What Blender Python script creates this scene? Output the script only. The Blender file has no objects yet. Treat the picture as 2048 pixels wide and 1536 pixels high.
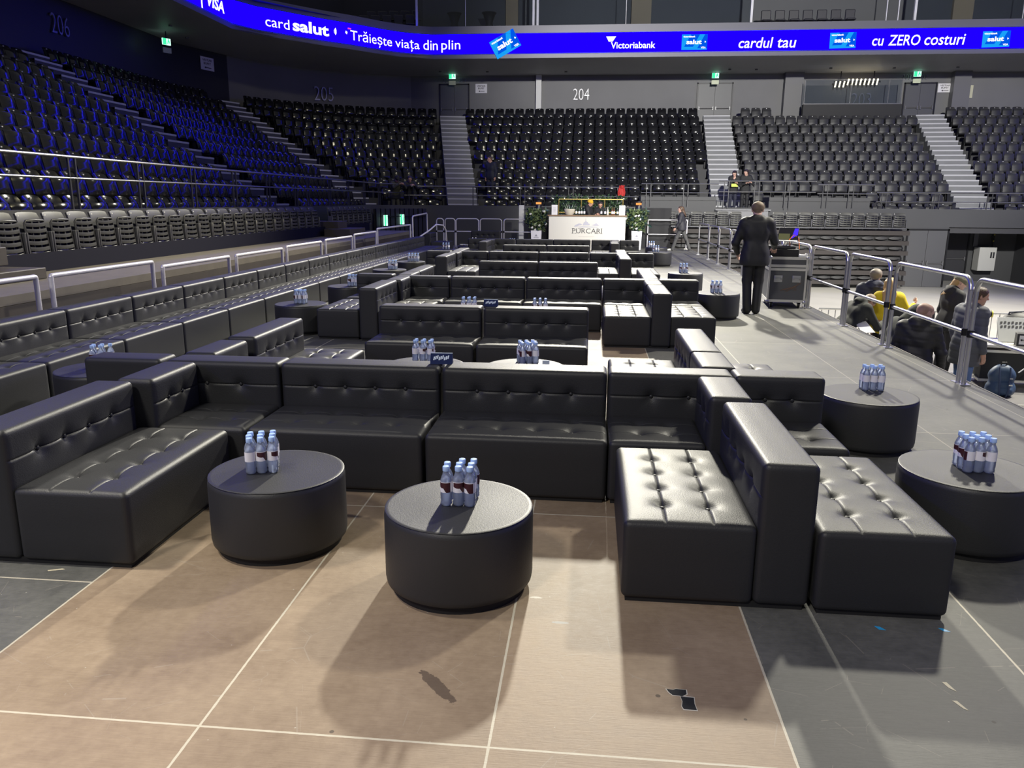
import bpy, bmesh, math, random
import numpy as np
from mathutils import Vector, Matrix
from math import pi, sin, cos, atan2, radians, sqrt, exp

random.seed(7)
SC = bpy.context.scene
COL = SC.collection

# ------------------------------------------------------------------ camera
CAM = Vector((0.2865, -2.2212, 1.7609))
YAW, PITCH, ROLL, FPX = 0.0973, 0.2301, 0.0074, 1559.0
_F = Vector((-sin(YAW)*cos(PITCH), cos(YAW)*cos(PITCH), -sin(PITCH)))
_R = Vector((cos(YAW), sin(YAW), 0)); _U = _R.cross(_F)
_R2 = cos(ROLL)*_R + sin(ROLL)*_U; _U2 = -sin(ROLL)*_R + cos(ROLL)*_U
cd = bpy.data.cameras.new('camera'); cam = bpy.data.objects.new('camera', cd); COL.objects.link(cam)
cd.sensor_width = 36.0; cd.lens = FPX/2048*36; cd.clip_start = .05; cd.clip_end = 300
cam.matrix_world = Matrix(((_R2.x, _U2.x, -_F.x, CAM.x), (_R2.y, _U2.y, -_F.y, CAM.y), (_R2.z, _U2.z, -_F.z, CAM.z), (0, 0, 0, 1)))
SC.camera = cam
def project(p):
    d = Vector(p) - CAM; z = d.dot(_F)
    return (1024 + FPX*d.dot(_R2)/z, 768 - FPX*d.dot(_U2)/z, z)

# ------------------------------------------------------------------ view, world, lights
vs = SC.view_settings
vs.view_transform = 'Standard'; vs.look = 'None'; vs.gamma = 1; vs.use_curve_mapping = False
vs.exposure = 0.0
W = bpy.data.worlds.new('world'); SC.world = W; W.use_nodes = True
W.node_tree.nodes['Background'].inputs[0].default_value = (.92, .94, 1.0, 1)
W.node_tree.nodes['Background'].inputs[1].default_value = .15

def area_light(name, loc, target, sx, sy, power, col, spread=180):
    l = bpy.data.lights.new(name, 'AREA'); l.shape = 'RECTANGLE'; l.size = sx; l.size_y = sy
    l.energy = power; l.color = col; l.spread = radians(spread)
    o = bpy.data.objects.new(name, l); COL.objects.link(o); o.location = loc
    o.rotation_euler = (Vector(target)-Vector(loc)).to_track_quat('-Z', 'Y').to_euler()
    return o
def spot_light(name, loc, target, power, col, angle, blend=.5, size=.4):
    l = bpy.data.lights.new(name, 'SPOT'); l.energy = power; l.color = col
    l.spot_size = radians(angle); l.spot_blend = blend; l.shadow_soft_size = size
    o = bpy.data.objects.new(name, l); COL.objects.link(o); o.location = loc
    o.rotation_euler = (Vector(target)-Vector(loc)).to_track_quat('-Z', 'Y').to_euler()
    return o
# arena floodlights hung under the roof, plus added fill lamps
WARM = (1.0, .95, .80); NEUT = (1.0, .98, .92)
spot_light('flood_key', (1.0, 33, 15.5), (0.4, 7, 0), 50000, WARM, 46, .7, .5)
spot_light('flood_side', (8.5, 15, 13.0), (1.6, 3, 0), 9000, WARM, 62, .7, .5)
spot_light('fill_front', (-5, -9, 12.0), (-1, 2, 0), 5000, (1, .95, .83), 80, .8, 1.0)  # added fill behind the camera, lifts the faces turned to it
spot_light('fill_front_left', (-7.5, .5, 12), (-2.3, .2, 0), 6500, (1, .94, .80), 23, 1.0, .6)  # added narrow lamp to brighten the front left floor
spot_light('flood_back_stand', (7, -3, 10.6), (9, 40, 6.2), 62000, NEUT, 46, .7, .35)
spot_light('fill_bar', (3, 2, 12.5), (.2, 27.8, .7), 11000, NEUT, 13, .6, .3)  # added lamp aimed at the bar front to whiten it
spot_light('flood_left_stand', (5, 15, 12.5), (-9.3, 11.5, 1.8), 9000, (1, .90, .55), 46, .9, .3)
spot_light('flood_left_stand', (0, 22, 11.5), (-9.5, 33, 2.5), 1500, (1, .92, .70), 60, .9, .3)
spot_light('flood_right_floor', (15, 14, 14), (9, 18, -1.5), 36000, WARM, 80, .7, .6)



# ------------------------------------------------------------------ helpers
def tag(o, label=None, cat=None, group=None, kind=None):
    if label: o['label'] = label
    if cat: o['category'] = cat
    if group: o['group'] = group
    if kind: o['kind'] = kind
    return o
def thing(name, label, cat, loc=(0, 0, 0), rotz=0, group=None):
    o = bpy.data.objects.new(name, None); COL.objects.link(o)
    o.empty_display_size = .1
    o.location = loc; o.rotation_euler = (0, 0, rotz)
    return tag(o, label, cat, group)
def dup(root, loc, rotz=0, label=None, group=None):
    def rec(o, parent):
        c = o.copy(); COL.objects.link(c)
        if parent is not None: c.parent = parent
        for ch in o.children: rec(ch, c)
        return c
    r = rec(root, None); r.location = loc; r.rotation_euler = (0, 0, rotz)
    if label: r['label'] = label
    if group: r['group'] = group
    return r

class MB:
    """collects shapes and links them as ONE mesh object"""
    def __init__(s, T=None):
        s.v = []; s.f = []; s.m = []; s.T = T
    def add(s, vs, fs, mi=0):
        b = len(s.v)
        if s.T is not None: vs = [tuple(s.T @ Vector(p)) for p in vs]
        s.v += [tuple(p) for p in vs]; s.f += [tuple(i+b for i in f) for f in fs]; s.m += [mi]*len(fs)
        return s
    def box(s, x0, x1, y0, y1, z0, z1, mi=0, b=0):
        if x0 > x1: x0, x1 = x1, x0
        if y0 > y1: y0, y1 = y1, y0
        if z0 > z1: z0, z1 = z1, z0
        L = ((x0, x1), (y0, y1), (z0, z1))
        if b <= 0:
            vs = [(L[0][i], L[1][j], L[2][k]) for i in (0, 1) for j in (0, 1) for k in (0, 1)]
            return s.add(vs, [(0, 1, 3, 2), (4, 6, 7, 5), (0, 4, 5, 1), (2, 3, 7, 6), (0, 2, 6, 4), (1, 5, 7, 3)], mi)
        b = min(b, (x1-x0)*.49, (y1-y0)*.49, (z1-z0)*.49)
        vs = []; ix = {}
        for c in [(i, j, k) for i in (0, 1) for j in (0, 1) for k in (0, 1)]:
            for a in range(3):
                p = [0, 0, 0]
                for q in range(3):
                    p[q] = L[q][c[q]] if q == a else L[q][c[q]] + (b if c[q] == 0 else -b)
                ix[c, a] = len(vs); vs.append(tuple(p))
        cen = Vector(((x0+x1)/2, (y0+y1)/2, (z0+z1)/2)); fs = []
        def put(ids):
            P = [Vector(vs[i]) for i in ids]
            n = (P[1]-P[0]).cross(P[2]-P[0]); m = sum(P, Vector())/len(P)-cen
            fs.append(tuple(ids) if n.dot(m) > 0 else tuple(reversed(ids)))
        def cc(a, sa, bq, sb, cq, sc_):
            t = [0, 0, 0]; t[a] = sa; t[bq] = sb; t[cq] = sc_; return tuple(t)
        for a in range(3):
            bq, cq = (a+1) % 3, (a+2) % 3
            for sa in (0, 1):
                put([ix[cc(a, sa, bq, i, cq, j), a] for i, j in ((0, 0), (1, 0), (1, 1), (0, 1))])
            for sb in (0, 1):
                for sa in (0, 1):
                    put([ix[cc(a, sa, bq, sb, cq, 0), a], ix[cc(a, sa, bq, sb, cq, 1), a], ix[cc(a, sa, bq, sb, cq, 1), bq], ix[cc(a, sa, bq, sb, cq, 0), bq]])
        for c in [(i, j, k) for i in (0, 1) for j in (0, 1) for k in (0, 1)]:
            put([ix[c, 0], ix[c, 1], ix[c, 2]])
        return s.add(vs, fs, mi)
    def tube(s, pts, r, n=8, mi=0, caps=True, closed=False):
        P = [Vector(p) for p in pts]; m = len(P)
        rr = r if isinstance(r, (list, tuple)) else [r]*m
        vs = []; up = None
        for i in range(m):
            if closed: t = P[(i+1) % m]-P[i-1]
            else: t = P[min(i+1, m-1)]-P[max(i-1, 0)]
            t.normalize()
            if up is None:
                up = t.orthogonal().normalized()
                if abs(t.z) < .99: up = (Vector((0, 0, 1))-t*t.z).normalized()
            else:
                up = (up - t*up.dot(t))
                up = up.normalized() if up.length > 1e-6 else t.orthogonal().normalized()
            sd = t.cross(up)
            for k in range(n):
                a = 2*pi*k/n; vs.append(P[i]+(up*cos(a)+sd*sin(a))*rr[i])
        fs = []
        for i in range(m if closed else m-1):
            j = (i+1) % m
            for k in range(n):
                fs.append((i*n+k, i*n+(k+1) % n, j*n+(k+1) % n, j*n+k))
        if caps and not closed:
            fs.append(tuple(reversed(range(n)))); fs.append(tuple((m-1)*n+k for k in range(n)))
        return s.add(vs, fs, mi)
    def lathe(s, prof, n=24, c=(0, 0, 0), mi=0):
        vs = []; fs = []
        for r, z in prof:
            for k in range(n):
                a = 2*pi*k/n; vs.append((c[0]+r*cos(a), c[1]+r*sin(a), c[2]+z))
        for i in range(len(prof)-1):
            for k in range(n):
                fs.append((i*n+k, i*n+(k+1) % n, (i+1)*n+(k+1) % n, (i+1)*n+k))
        if prof[0][0] > 1e-4: fs.append(tuple(reversed(range(n))))
        if prof[-1][0] > 1e-4: fs.append(tuple((len(prof)-1)*n+k for k in range(n)))
        return s.add(vs, fs, mi)
    def prism(s, poly, fn0, fn1, mi=0):
        """poly: list of 2-d points; fn0/fn1 map them to the two ends"""
        n = len(poly); vs = [fn0(p) for p in poly]+[fn1(p) for p in poly]
        fs = [tuple(reversed(range(n))), tuple(range(n, 2*n))]+[(i, (i+1) % n, n+(i+1) % n, n+i) for i in range(n)]
        return s.add(vs, fs, mi)
    def ball(s, c, r, n=10, m=7, mi=0, sc=(1, 1, 1)):
        prof = [(r*sin(pi*i/m), -r*cos(pi*i/m)) for i in range(m+1)]
        vs = []; fs = []
        for q, z in prof:
            for k in range(n):
                a = 2*pi*k/n; vs.append((c[0]+q*cos(a)*sc[0], c[1]+q*sin(a)*sc[1], c[2]+z*sc[2]))
        for i in range(m):
            for k in range(n):
                fs.append((i*n+k, i*n+(k+1) % n, (i+1)*n+(k+1) % n, (i+1)*n+k))
        return s.add(vs, fs, mi)
    def shell(s, g, th, mi=0):
        """g: grid of points [i][j]; thickened along its normals into a closed shell"""
        nu, nv = len(g), len(g[0]); G = [[Vector(p) for p in r] for r in g]; N = []
        for i in range(nu):
            for j in range(nv):
                a = G[min(i+1, nu-1)][j]-G[max(i-1, 0)][j]; b = G[i][min(j+1, nv-1)]-G[i][max(j-1, 0)]
                N.append(a.cross(b).normalized())
        vs = [G[i][j] for i in range(nu) for j in range(nv)]
        vs += [G[i][j]-N[i*nv+j]*th for i in range(nu) for j in range(nv)]
        o = nu*nv; fs = []
        for i in range(nu-1):
            for j in range(nv-1):
                a, b, c, d = i*nv+j, (i+1)*nv+j, (i+1)*nv+j+1, i*nv+j+1
                fs.append((a, b, c, d)); fs.append((o+d, o+c, o+b, o+a))
        for i in range(nu-1):
            a, b = i*nv, (i+1)*nv; fs.append((a, o+a, o+b, b))
            a, b = i*nv+nv-1, (i+1)*nv+nv-1; fs.append((b, o+b, o+a, a))
        for j in range(nv-1):
            a, b = j, j+1; fs.append((b, o+b, o+a, a))
            a, b = (nu-1)*nv+j, (nu-1)*nv+j+1; fs.append((a, o+a, o+b, b))
        return s.add(vs, fs, mi)
    def mesh(s, name, mats, smooth=40):
        me = bpy.data.meshes.new(name); me.from_pydata(s.v, [], s.f)
        for m in (mats if isinstance(mats, (list, tuple)) else [mats]): me.materials.append(m)
        me.polygons.foreach_set('material_index', s.m)
        bm = bmesh.new(); bm.from_mesh(me); bmesh.ops.recalc_face_normals(bm, faces=bm.faces); bm.to_mesh(me); bm.free()
        if smooth:
            me.polygons.foreach_set('use_smooth', [True]*len(me.polygons))
            me.set_sharp_from_angle(angle=radians(smooth))
        me.update(); return me
    def build(s, name, mats, parent=None, smooth=40):
        return link(name, s.mesh(name, mats, smooth), parent)
def link(name, me, parent=None):
    o = bpy.data.objects.new(name, me); COL.objects.link(o)
    if parent is not None: o.parent = parent
    return o
def struct(o): o['kind'] = 'structure'; return o
def arcpts(c, r, a0, a1, n, ax='xz'):
    out = []
    for i in range(n+1):
        a = a0+(a1-a0)*i/n; u, w = r*cos(a), r*sin(a)
        out.append({'xz': (c[0]+u, c[1], c[2]+w), 'yz': (c[0], c[1]+u, c[2]+w), 'xy': (c[0]+u, c[1]+w, c[2])}[ax])
    return out
def text_data(txt, size=1.0, bold=0.0, shear=0.0, depth=0.0):
    c = bpy.data.curves.new('t', 'FONT'); c.body = txt; c.size = size; c.offset = bold; c.shear = shear
    c.extrude = depth; c.resolution_u = 3
    o = bpy.data.objects.new('t', c); COL.objects.link(o)
    dg = bpy.context.evaluated_depsgraph_get(); dg.update()
    me = bpy.data.meshes.new_from_object(o.evaluated_get(dg))
    vs = [tuple(v.co) for v in me.vertices]; fs = [tuple(p.vertices) for p in me.polygons]
    bpy.data.objects.remove(o); bpy.data.curves.remove(c); bpy.data.meshes.remove(me)
    xs = [v[0] for v in vs]; ys = [v[1] for v in vs]
    return vs, fs, (min(xs), max(xs), min(ys), max(ys))
def put_text(mb, txt, fn, u0, u1, w0, w1, mi=0, bold=0.0, shear=0.0):
    """letters stretched into the rectangle u0..u1, w0..w1 and mapped by fn(u, w)"""
    vs, fs, (xa, xb, ya, yb) = text_data(txt, 1.0, bold, shear)
    out = [fn(u0+(v[0]-xa)/(xb-xa)*(u1-u0), w0+(v[1]-ya)/(yb-ya)*(w1-w0)) for v in vs]
    mb.add(out, fs, mi)

# ------------------------------------------------------------------ materials
def mat(name, col, rough=.5, metal=0.0, spec=.5, bump=0.0, bscale=40, var=0.0, vscale=3, emit=None, estr=0, coat=0.0):
    m = bpy.data.materials.new(name); m.use_nodes = True; nt = m.node_tree; b = nt.nodes['Principled BSDF']
    c = tuple(col)+(1,) if len(col) == 3 else col
    b.inputs['Base Color'].default_value = c; b.inputs['Roughness'].default_value = rough
    b.inputs['Metallic'].default_value = metal; b.inputs['Specular IOR Level'].default_value = spec
    if coat: b.inputs['Coat Weight'].default_value = coat; b.inputs['Coat Roughness'].default_value = .1
    if emit:
        b.inputs['Emission Color'].default_value = tuple(emit)+(1,); b.inputs['Emission Strength'].default_value = estr
    if bump or var:
        tc = nt.nodes.new('ShaderNodeTexCoord')
        if var:
            n = nt.nodes.new('ShaderNodeTexNoise'); n.inputs['Scale'].default_value = vscale; n.inputs['Detail'].default_value = 6
            nt.links.new(tc.outputs['Object'], n.inputs['Vector'])
            mx = nt.nodes.new('ShaderNodeMix'); mx.data_type = 'RGBA'
            mx.inputs[6].default_value = tuple(x*(1-var) for x in c[:3])+(1,); mx.inputs[7].default_value = tuple(min(1, x*(1+var)) for x in c[:3])+(1,)
            nt.links.new(n.outputs['Fac'], mx.inputs[0]); nt.links.new(mx.outputs[2], b.inputs['Base Color'])
        if bump:
            n = nt.nodes.new('ShaderNodeTexNoise'); n.inputs['Scale'].default_value = bscale; n.inputs['Detail'].default_value = 4
            nt.links.new(tc.outputs['Object'], n.inputs['Vector'])
            bp = nt.nodes.new('ShaderNodeBump'); bp.inputs['Strength'].default_value = bump; bp.inputs['Distance'].default_value = .01
            nt.links.new(n.outputs['Fac'], bp.inputs['Height']); nt.links.new(bp.outputs['Normal'], b.inputs['Normal'])
    return m
def glow(name, col, s):
    m = bpy.data.materials.new(name); m.use_nodes = True; nt = m.node_tree; nt.nodes.clear()
    e = nt.nodes.new('ShaderNodeEmission'); e.inputs[0].default_value = tuple(col)+(1,); e.inputs[1].default_value = s
    o = nt.nodes.new('ShaderNodeOutputMaterial'); nt.links.new(e.outputs[0], o.inputs[0]); return m
LEATHER = mat('black_leather', (.021, .0215, .0245), .50, spec=.42, bump=.12, bscale=160)
LEATHER_TABLE = mat('black_leather_smooth', (.022, .0225, .0255), .50, bump=.10, bscale=160)
BASE_BLACK = mat('black_plinth', (.006, .006, .007), .7)
SEAT_GLOSS = mat('glossy_black_plastic', (.010, .010, .012), .17)
SEAT_MATTE = mat('matte_black_plastic', (.028, .028, .030), .50)
SLAT_GREY = mat('grey_plastic', (.042, .042, .040), .45)
PLATE = mat('number_plate', (.7, .7, .68), .4)
CONC = mat('dark_painted_concrete', (.045, .045, .050), .65, bump=.05, bscale=20, var=.12, vscale=.8)
WALLM = mat('dark_painted_wall', (.150, .150, .153), .6, var=.18, vscale=.6)
PARAPET = mat('grey_parapet', (.055, .056, .060), .55, var=.10, vscale=.7)
DARKMETAL = mat('dark_metal', (.02, .02, .022), .4, .6)
STEEL = mat('galvanised_tube', (.55, .55, .56), .32, .9, bump=.03)
STEEL_DARK = mat('grey_tube', (.16, .16, .165), .4, .5)
WHITE_PIPE = mat('pale_tube', (.72, .70, .74), .35, .3)
STEP = mat('stair_concrete', (.17, .175, .18), .6, var=.2, vscale=2)
NOSING = mat('stair_nosing', (.45, .45, .47), .5)
WOOD_GREY = mat('grey_plank', (.13, .115, .095), .6, var=.25, vscale=5)
BROWN_BOARD = mat('brown_board', (.045, .036, .030), .6, var=.3, vscale=3)
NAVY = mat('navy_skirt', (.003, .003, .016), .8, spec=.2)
BLACK = mat('black', (.008, .008, .009), .6)
SOOT = mat('charcoal', (.025, .025, .028), .6)
WHITE = mat('white', (.75, .75, .75), .5)
CREAM = mat('cream_panel', (.62, .61, .57), .5)
PAPER = mat('white_paper', (.72, .71, .74), .7)
INK = mat('ink', (.02, .02, .025), .6)
GOLD = mat('gold_frame', (.75, .55, .16), .3, .7)
ALU = mat('aluminium_edge', (.72, .71, .66), .35, .6)
CASEGREY = mat('grey_case_board', (.085, .087, .092), .5, var=.15, vscale=4)
# ------------------------------------------------------------------ stage floor
def floor_material():
    m = bpy.data.materials.new('stage_boards'); m.use_nodes = True; nt = m.node_tree; B = nt.nodes['Principled BSDF']
    N = nt.nodes.new; L = nt.links.new
    tc = N('ShaderNodeTexCoord'); sx = N('ShaderNodeSeparateXYZ'); L(tc.outputs['Object'], sx.inputs[0])
    def M(op, a, b=None, c=None, clamp=False):
        n = N('ShaderNodeMath'); n.operation = op; n.use_clamp = clamp
        for i, x in enumerate((a, b, c)):
            if x is None: continue
            if isinstance(x, (int, float)): n.inputs[i].default_value = x
            else: L(x, n.inputs[i])
        return n.outputs[0]
    def mix(f, a, b):
        n = N('ShaderNodeMix'); n.data_type = 'RGBA'
        L(f, n.inputs[0]) if not isinstance(f, (int, float)) else setattr(n.inputs[0], 'default_value', f)
        for i, x in ((6, a), (7, b)):
            if isinstance(x, tuple): n.inputs[i].default_value = x+(1,)
            else: L(x, n.inputs[i])
        return n.outputs[2]
    def noise(scale, detail=6, rough=.55, vec=None):
        n = N('ShaderNodeTexNoise'); n.inputs['Scale'].default_value = scale; n.inputs['Detail'].default_value = detail; n.inputs['Roughness'].default_value = rough
        L(vec if vec is not None else tc.outputs['Object'], n.inputs['Vector']); return n.outputs['Fac']
    def ramp(x, a, b):
        n = N('ShaderNodeMapRange'); n.inputs['From Min'].default_value = a; n.inputs['From Max'].default_value = b; L(x, n.inputs['Value']); return n.outputs[0]
    X, Y = sx.outputs[0], sx.outputs[1]
    # strips: the left-hand boards are laid half a board further on
    left = M('LESS_THAN', X, -2.0); yo = M('ADD', Y, M('MULTIPLY', left, 1.07))
    ix = M('FLOOR', X); iy = M('FLOOR', M('MULTIPLY', yo, .5))
    fx = M('SUBTRACT', X, ix); fy = M('MULTIPLY', M('SUBTRACT', M('MULTIPLY', yo, .5), iy), 2.0)
    dx = M('MINIMUM', fx, M('SUBTRACT', 1.0, fx)); dy = M('MINIMUM', fy, M('SUBTRACT', 2.0, fy))
    edge = noise(30, 3)
    wid = M('MULTIPLY_ADD', edge, .004, .0026)
    seam = M('LESS_THAN', M('MINIMUM', dx, dy), wid)
    far = M('LESS_THAN', Y, 6.5)
    wn = N('ShaderNodeTexWhiteNoise'); wn.noise_dimensions = '2D'; cv = N('ShaderNodeCombineXYZ'); L(ix, cv.inputs[0]); L(iy, cv.inputs[1]); L(cv.outputs[0], wn.inputs[0])
    brown = M('MULTIPLY', M('GREATER_THAN', X, -2.0), M('LESS_THAN', X, 1.0))
    n1 = noise(2.2, 8, .6); n2 = noise(22, 8, .65)
    mp = N('ShaderNodeMapping'); mp.inputs['Scale'].default_value = (3, 60, 1); L(tc.outputs['Object'], mp.inputs[0]); n3 = noise(3, 5, .6, mp.outputs[0])
    g = M('ADD', M('MULTIPLY', n1, .5), M('ADD', M('MULTIPLY', n2, .3), M('MULTIPLY', n3, .2)))
    cb = mix(ramp(g, .32, .68), (.180, .127, .085), (.335, .258, .180))
    cg = mix(ramp(g, .32, .68), (.050, .052, .050), (.140, .139, .128))
    c = mix(brown, cg, cb)
    tone = M('MULTIPLY_ADD', wn.outputs['Value'], .30, .85)
    vm = N('ShaderNodeVectorMath'); vm.operation = 'SCALE'; L(c, vm.inputs[0]); L(tone, vm.inputs['Scale']); c = vm.outputs[0]
    # scratches: thin bright wandering lines
    for s, rz, th in ((1.1, .5, .0022), (1.7, -.9, .0018), (2.3, 1.4, .0016)):
        mp = N('ShaderNodeMapping'); mp.inputs['Rotation'].default_value = (0, 0, rz); L(tc.outputs['Object'], mp.inputs[0])
        vo = N('ShaderNodeTexVoronoi'); vo.feature = 'DISTANCE_TO_EDGE'; vo.inputs['Scale'].default_value = s; L(mp.outputs[0], vo.inputs['Vector'])
        k = M('MULTIPLY', M('LESS_THAN', vo.outputs['Distance'], th), M('GREATER_THAN', noise(3.1*s, 3), .56))
        c = mix(M('MULTIPLY', k, .35), c, (.34, .30, .25))
    # specks of plaster, small dark stains
    vo = N('ShaderNodeTexVoronoi'); vo.inputs['Scale'].default_value = 9; L(tc.outputs['Object'], vo.inputs['Vector'])
    c = mix(M('MULTIPLY', M('LESS_THAN', vo.outputs['Distance'], .028), .6), c, (.5, .48, .42))
    vo = N('ShaderNodeTexVoronoi'); vo.inputs['Scale'].default_value = 3.3; L(tc.outputs['Object'], vo.inputs['Vector'])
    c = mix(M('MULTIPLY', M('LESS_THAN', vo.outputs['Distance'], .035), .7), c, (.03, .022, .018))
    def blot(cx, cy, rx, ry, rot, thr):
        mp = N('ShaderNodeMapping'); mp.vector_type = 'TEXTURE'; mp.inputs['Location'].default_value = (cx, cy, 0)
        mp.inputs['Rotation'].default_value = (0, 0, rot); mp.inputs['Scale'].default_value = (rx, ry, 1); L(tc.outputs['Object'], mp.inputs[0])
        ln = N('ShaderNodeVectorMath'); ln.operation = 'LENGTH'; L(mp.outputs[0], ln.inputs[0])
        return M('LESS_THAN', M('ADD', ln.outputs['Value'], M('MULTIPLY', noise(35, 5, .7), 1.1)), thr)
    c = mix(M('MULTIPLY', blot(-.235, .315, .15, .032, -.85, 1.35), .75), c, (.055, .036, .028))
    c = mix(M('MULTIPLY', blot(-1.95, -.13, .32, .02, -.06, 1.3), .6), c, (.07, .05, .042))
    c = mix(M('MULTIPLY', blot(.205, .814, .045, .012, 0, 1.3), .8), c, (.30, .31, .31))
    c = mix(M('MULTIPLY', blot(.09, 1.02, .035, .012, 0, 1.3), .8), c, (.6, .58, .52))
    c = mix(M('MULTIPLY', seam, M('MULTIPLY_ADD', M('LESS_THAN', X, 2.2), .62, .38)), c, (.50, .46, .37))
    L(c, B.inputs['Base Color'])
    L(M('ADD', M('MULTIPLY_ADD', n1, .16, .42), M('MULTIPLY', n2, .12)), B.inputs['Roughness'])
    B.inputs['Specular IOR Level'].default_value = .4
    bp = N('ShaderNodeBump'); bp.inputs['Strength'].default_value = .25; bp.inputs['Distance'].default_value = .004
    L(M('SUBTRACT', M('ADD', n2, n3), seam), bp.inputs['Height']); L(bp.outputs['Normal'], B.inputs['Normal'])
    return m
m = MB(); m.box(-5.62, 4.16, -4.2, 29.4, -.09, 0)
struct(m.build('floor', floor_material()))
m = MB(); m.box(4.16, 4.175, -4.2, 29.4, -.085, .004); m.box(-5.62, 4.175, 29.4, 29.415, -.085, .004); m.box(-5.635, -5.62, -4.2, 29.4, -.085, .004)
struct(m.build('trim_1', mat('board_edge', (.26, .25, .22), .6)))
m = MB(); m.box(-5.55, 4.08, -4.1, 29.3, -1.5, -.1); struct(m.build('stage_skirt', BLACK))
m = MB(); m.box(-30, 45, -25, 45, -1.7, -1.5)
struct(m.build('floor', mat('arena_concrete', (.40, .39, .355), .5, var=.12, vscale=1.2)))

# ------------------------------------------------------------------ seating bowl, swept along one path
C0 = Vector((-6.2, 29.0)); TREAD, RISE, Z0, NROW = .8, .46, .95, 11
def bowl(r, n=14):
    pts = [(-6.2-r, -8.0), (-6.2-r, 10.0), (-6.2-r, 29.0)]
    pts += [(C0.x+r*cos(a), C0.y+r*sin(a)) for a in [pi-pi/2*k/n for k in range(1, n)]]
    return pts+[(-6.2, 29+r), (8, 29+r), (25, 29+r)]
def sweep(prof, name, mats, mids=None, smooth=30):
    P = [bowl(r) for r, z in prof]; n = len(P[0]); m = MB()
    vs = [(x, y, prof[i][1]) for i in range(len(prof)) for x, y in P[i]]
    fs = []; mi = []
    for i in range(len(prof)-1):
        for j in range(n-1):
            fs.append((i*n+j, i*n+j+1, (i+1)*n+j+1, (i+1)*n+j)); mi.append(mids[i] if mids else 0)
    m.v = vs; m.f = fs; m.m = mi
    return struct(m.build(name, mats, None, smooth))
def row_r(i): return 2.75+TREAD*i
def row_z(i): return Z0+RISE*i
prof = [(2.12, Z0-.3), (2.12, Z0)]
for i in range(NROW):
    prof.append((row_r(i)+.42, row_z(i)))
    if i < NROW-1: prof.append((row_r(i)+.42, row_z(i+1)))
prof.append((12.6, row_z(NROW-1)))
sweep(prof, 'seating_tier', CONC)
# parapet wall in front of the bowl, left open for the tunnel at the right
prof = [(2.0, -1.5), (2.0, 1.58), (2.12, 1.58), (2.12, .6)]
def parapet():
    m = MB()
    n = 14
    P0, P1 = bowl(2.0), bowl(2.12)
    m2 = [p for p in P0 if p[0] < 13.2 and p[1] <= 32]; q2 = P1[:len(m2)]
    k = len(m2)
    m2.append((13.25, 31.0)); q2.append((13.25, 31.12))
    k += 1
    vs = [(x, y, -1.5) for x, y in m2]+[(x, y, 1.58) for x, y in m2]+[(x, y, 1.58) for x, y in q2]+[(x, y, .3) for x, y in q2]
    fs = []
    for a in range(3):
        for j in range(k-1): fs.append((a*k+j, a*k+j+1, (a+1)*k+j+1, (a+1)*k+j))
    m.add(vs, fs)
    m.box(13.25, 25, 31.0, 31.12, .88, 1.58); m.box(13.25, 14.5, 31, 31.12, -1.5, .88); m.box(18.6, 25, 31, 31.12, -1.5, .88)
    # tunnel recess
    m.box(14.5, 18.6, 34.0, 34.1, -1.5, .9); m.box(14.4, 14.5, 31.12, 34, -1.5, .9); m.box(18.6, 18.7, 31.12, 34, -1.5, .9); m.box(14.4, 18.7, 31.12, 34.1, .88, .93)
    return m
struct(parapet().build('wall_front', PARAPET, None, 30))
# rear walls, soffit
WALL = [(-17.53, -8), (-17.53, 10), (-17.53, 31.6), (-16.6, 34.6), (-15.9, 36.3), (-14.5, 38.3), (-12.2, 40.0), (-9.5, 41.2), (5, 41.2), (26, 41.2)]
def wallstrip(pts, z0, z1, name, m_):
    m = MB(); n = len(pts)
    m.add([(x, y, z0) for x, y in pts]+[(x, y, z1) for x, y in pts], [(i, i+1, n+i+1, n+i) for i in range(n-1)])
    return struct(m.build(name, m_, None, 25))
wallstrip(WALL[:4], 4.5, 8.3, 'wall_left', mat('dimmed_wall', (.022, .022, .026), .5, var=.15, vscale=.6)); wallstrip(WALL[3:8], 4.5, 8.3, 'wall_corner', WALLM); wallstrip(WALL[7:], 4.5, 8.3, 'wall_back', WALLM)  # left wall: darker copy of the wall colour, its low light painted in
RIB = [(-13.82, -20), (-13.82, 29.2), (-13.33, 30.34), (-12.66, 31.14), (-12.08, 31.88), (-11.31, 32.76), (-10.46, 33.6), (-9.8, 34.38), (-9.27, 35.0), (-8.7, 35.53), (-8.09, 35.93), (-7.3, 36.2), (26, 36.2), (27.6, 34.6), (27.6, -20)]
RS = [0]
for a, b in zip(RIB, RIB[1:]): RS.append(RS[-1]+sqrt((a[0]-b[0])**2+(a[1]-b[1])**2))
def rib(s, z, off=0.0):
    s = max(0, min(RS[-1]-1e-4, s))
    i = max(k for k in range(len(RIB)-1) if RS[k] <= s)
    a, b = RIB[i], RIB[i+1]; t = (s-RS[i])/(RS[i+1]-RS[i])
    dx, dy = (b[0]-a[0])/(RS[i+1]-RS[i]), (b[1]-a[1])/(RS[i+1]-RS[i])
    return (a[0]+(b[0]-a[0])*t+dy*off, a[1]+(b[1]-a[1])*t-dx*off, z)
ribn = len(RIB)
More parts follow.
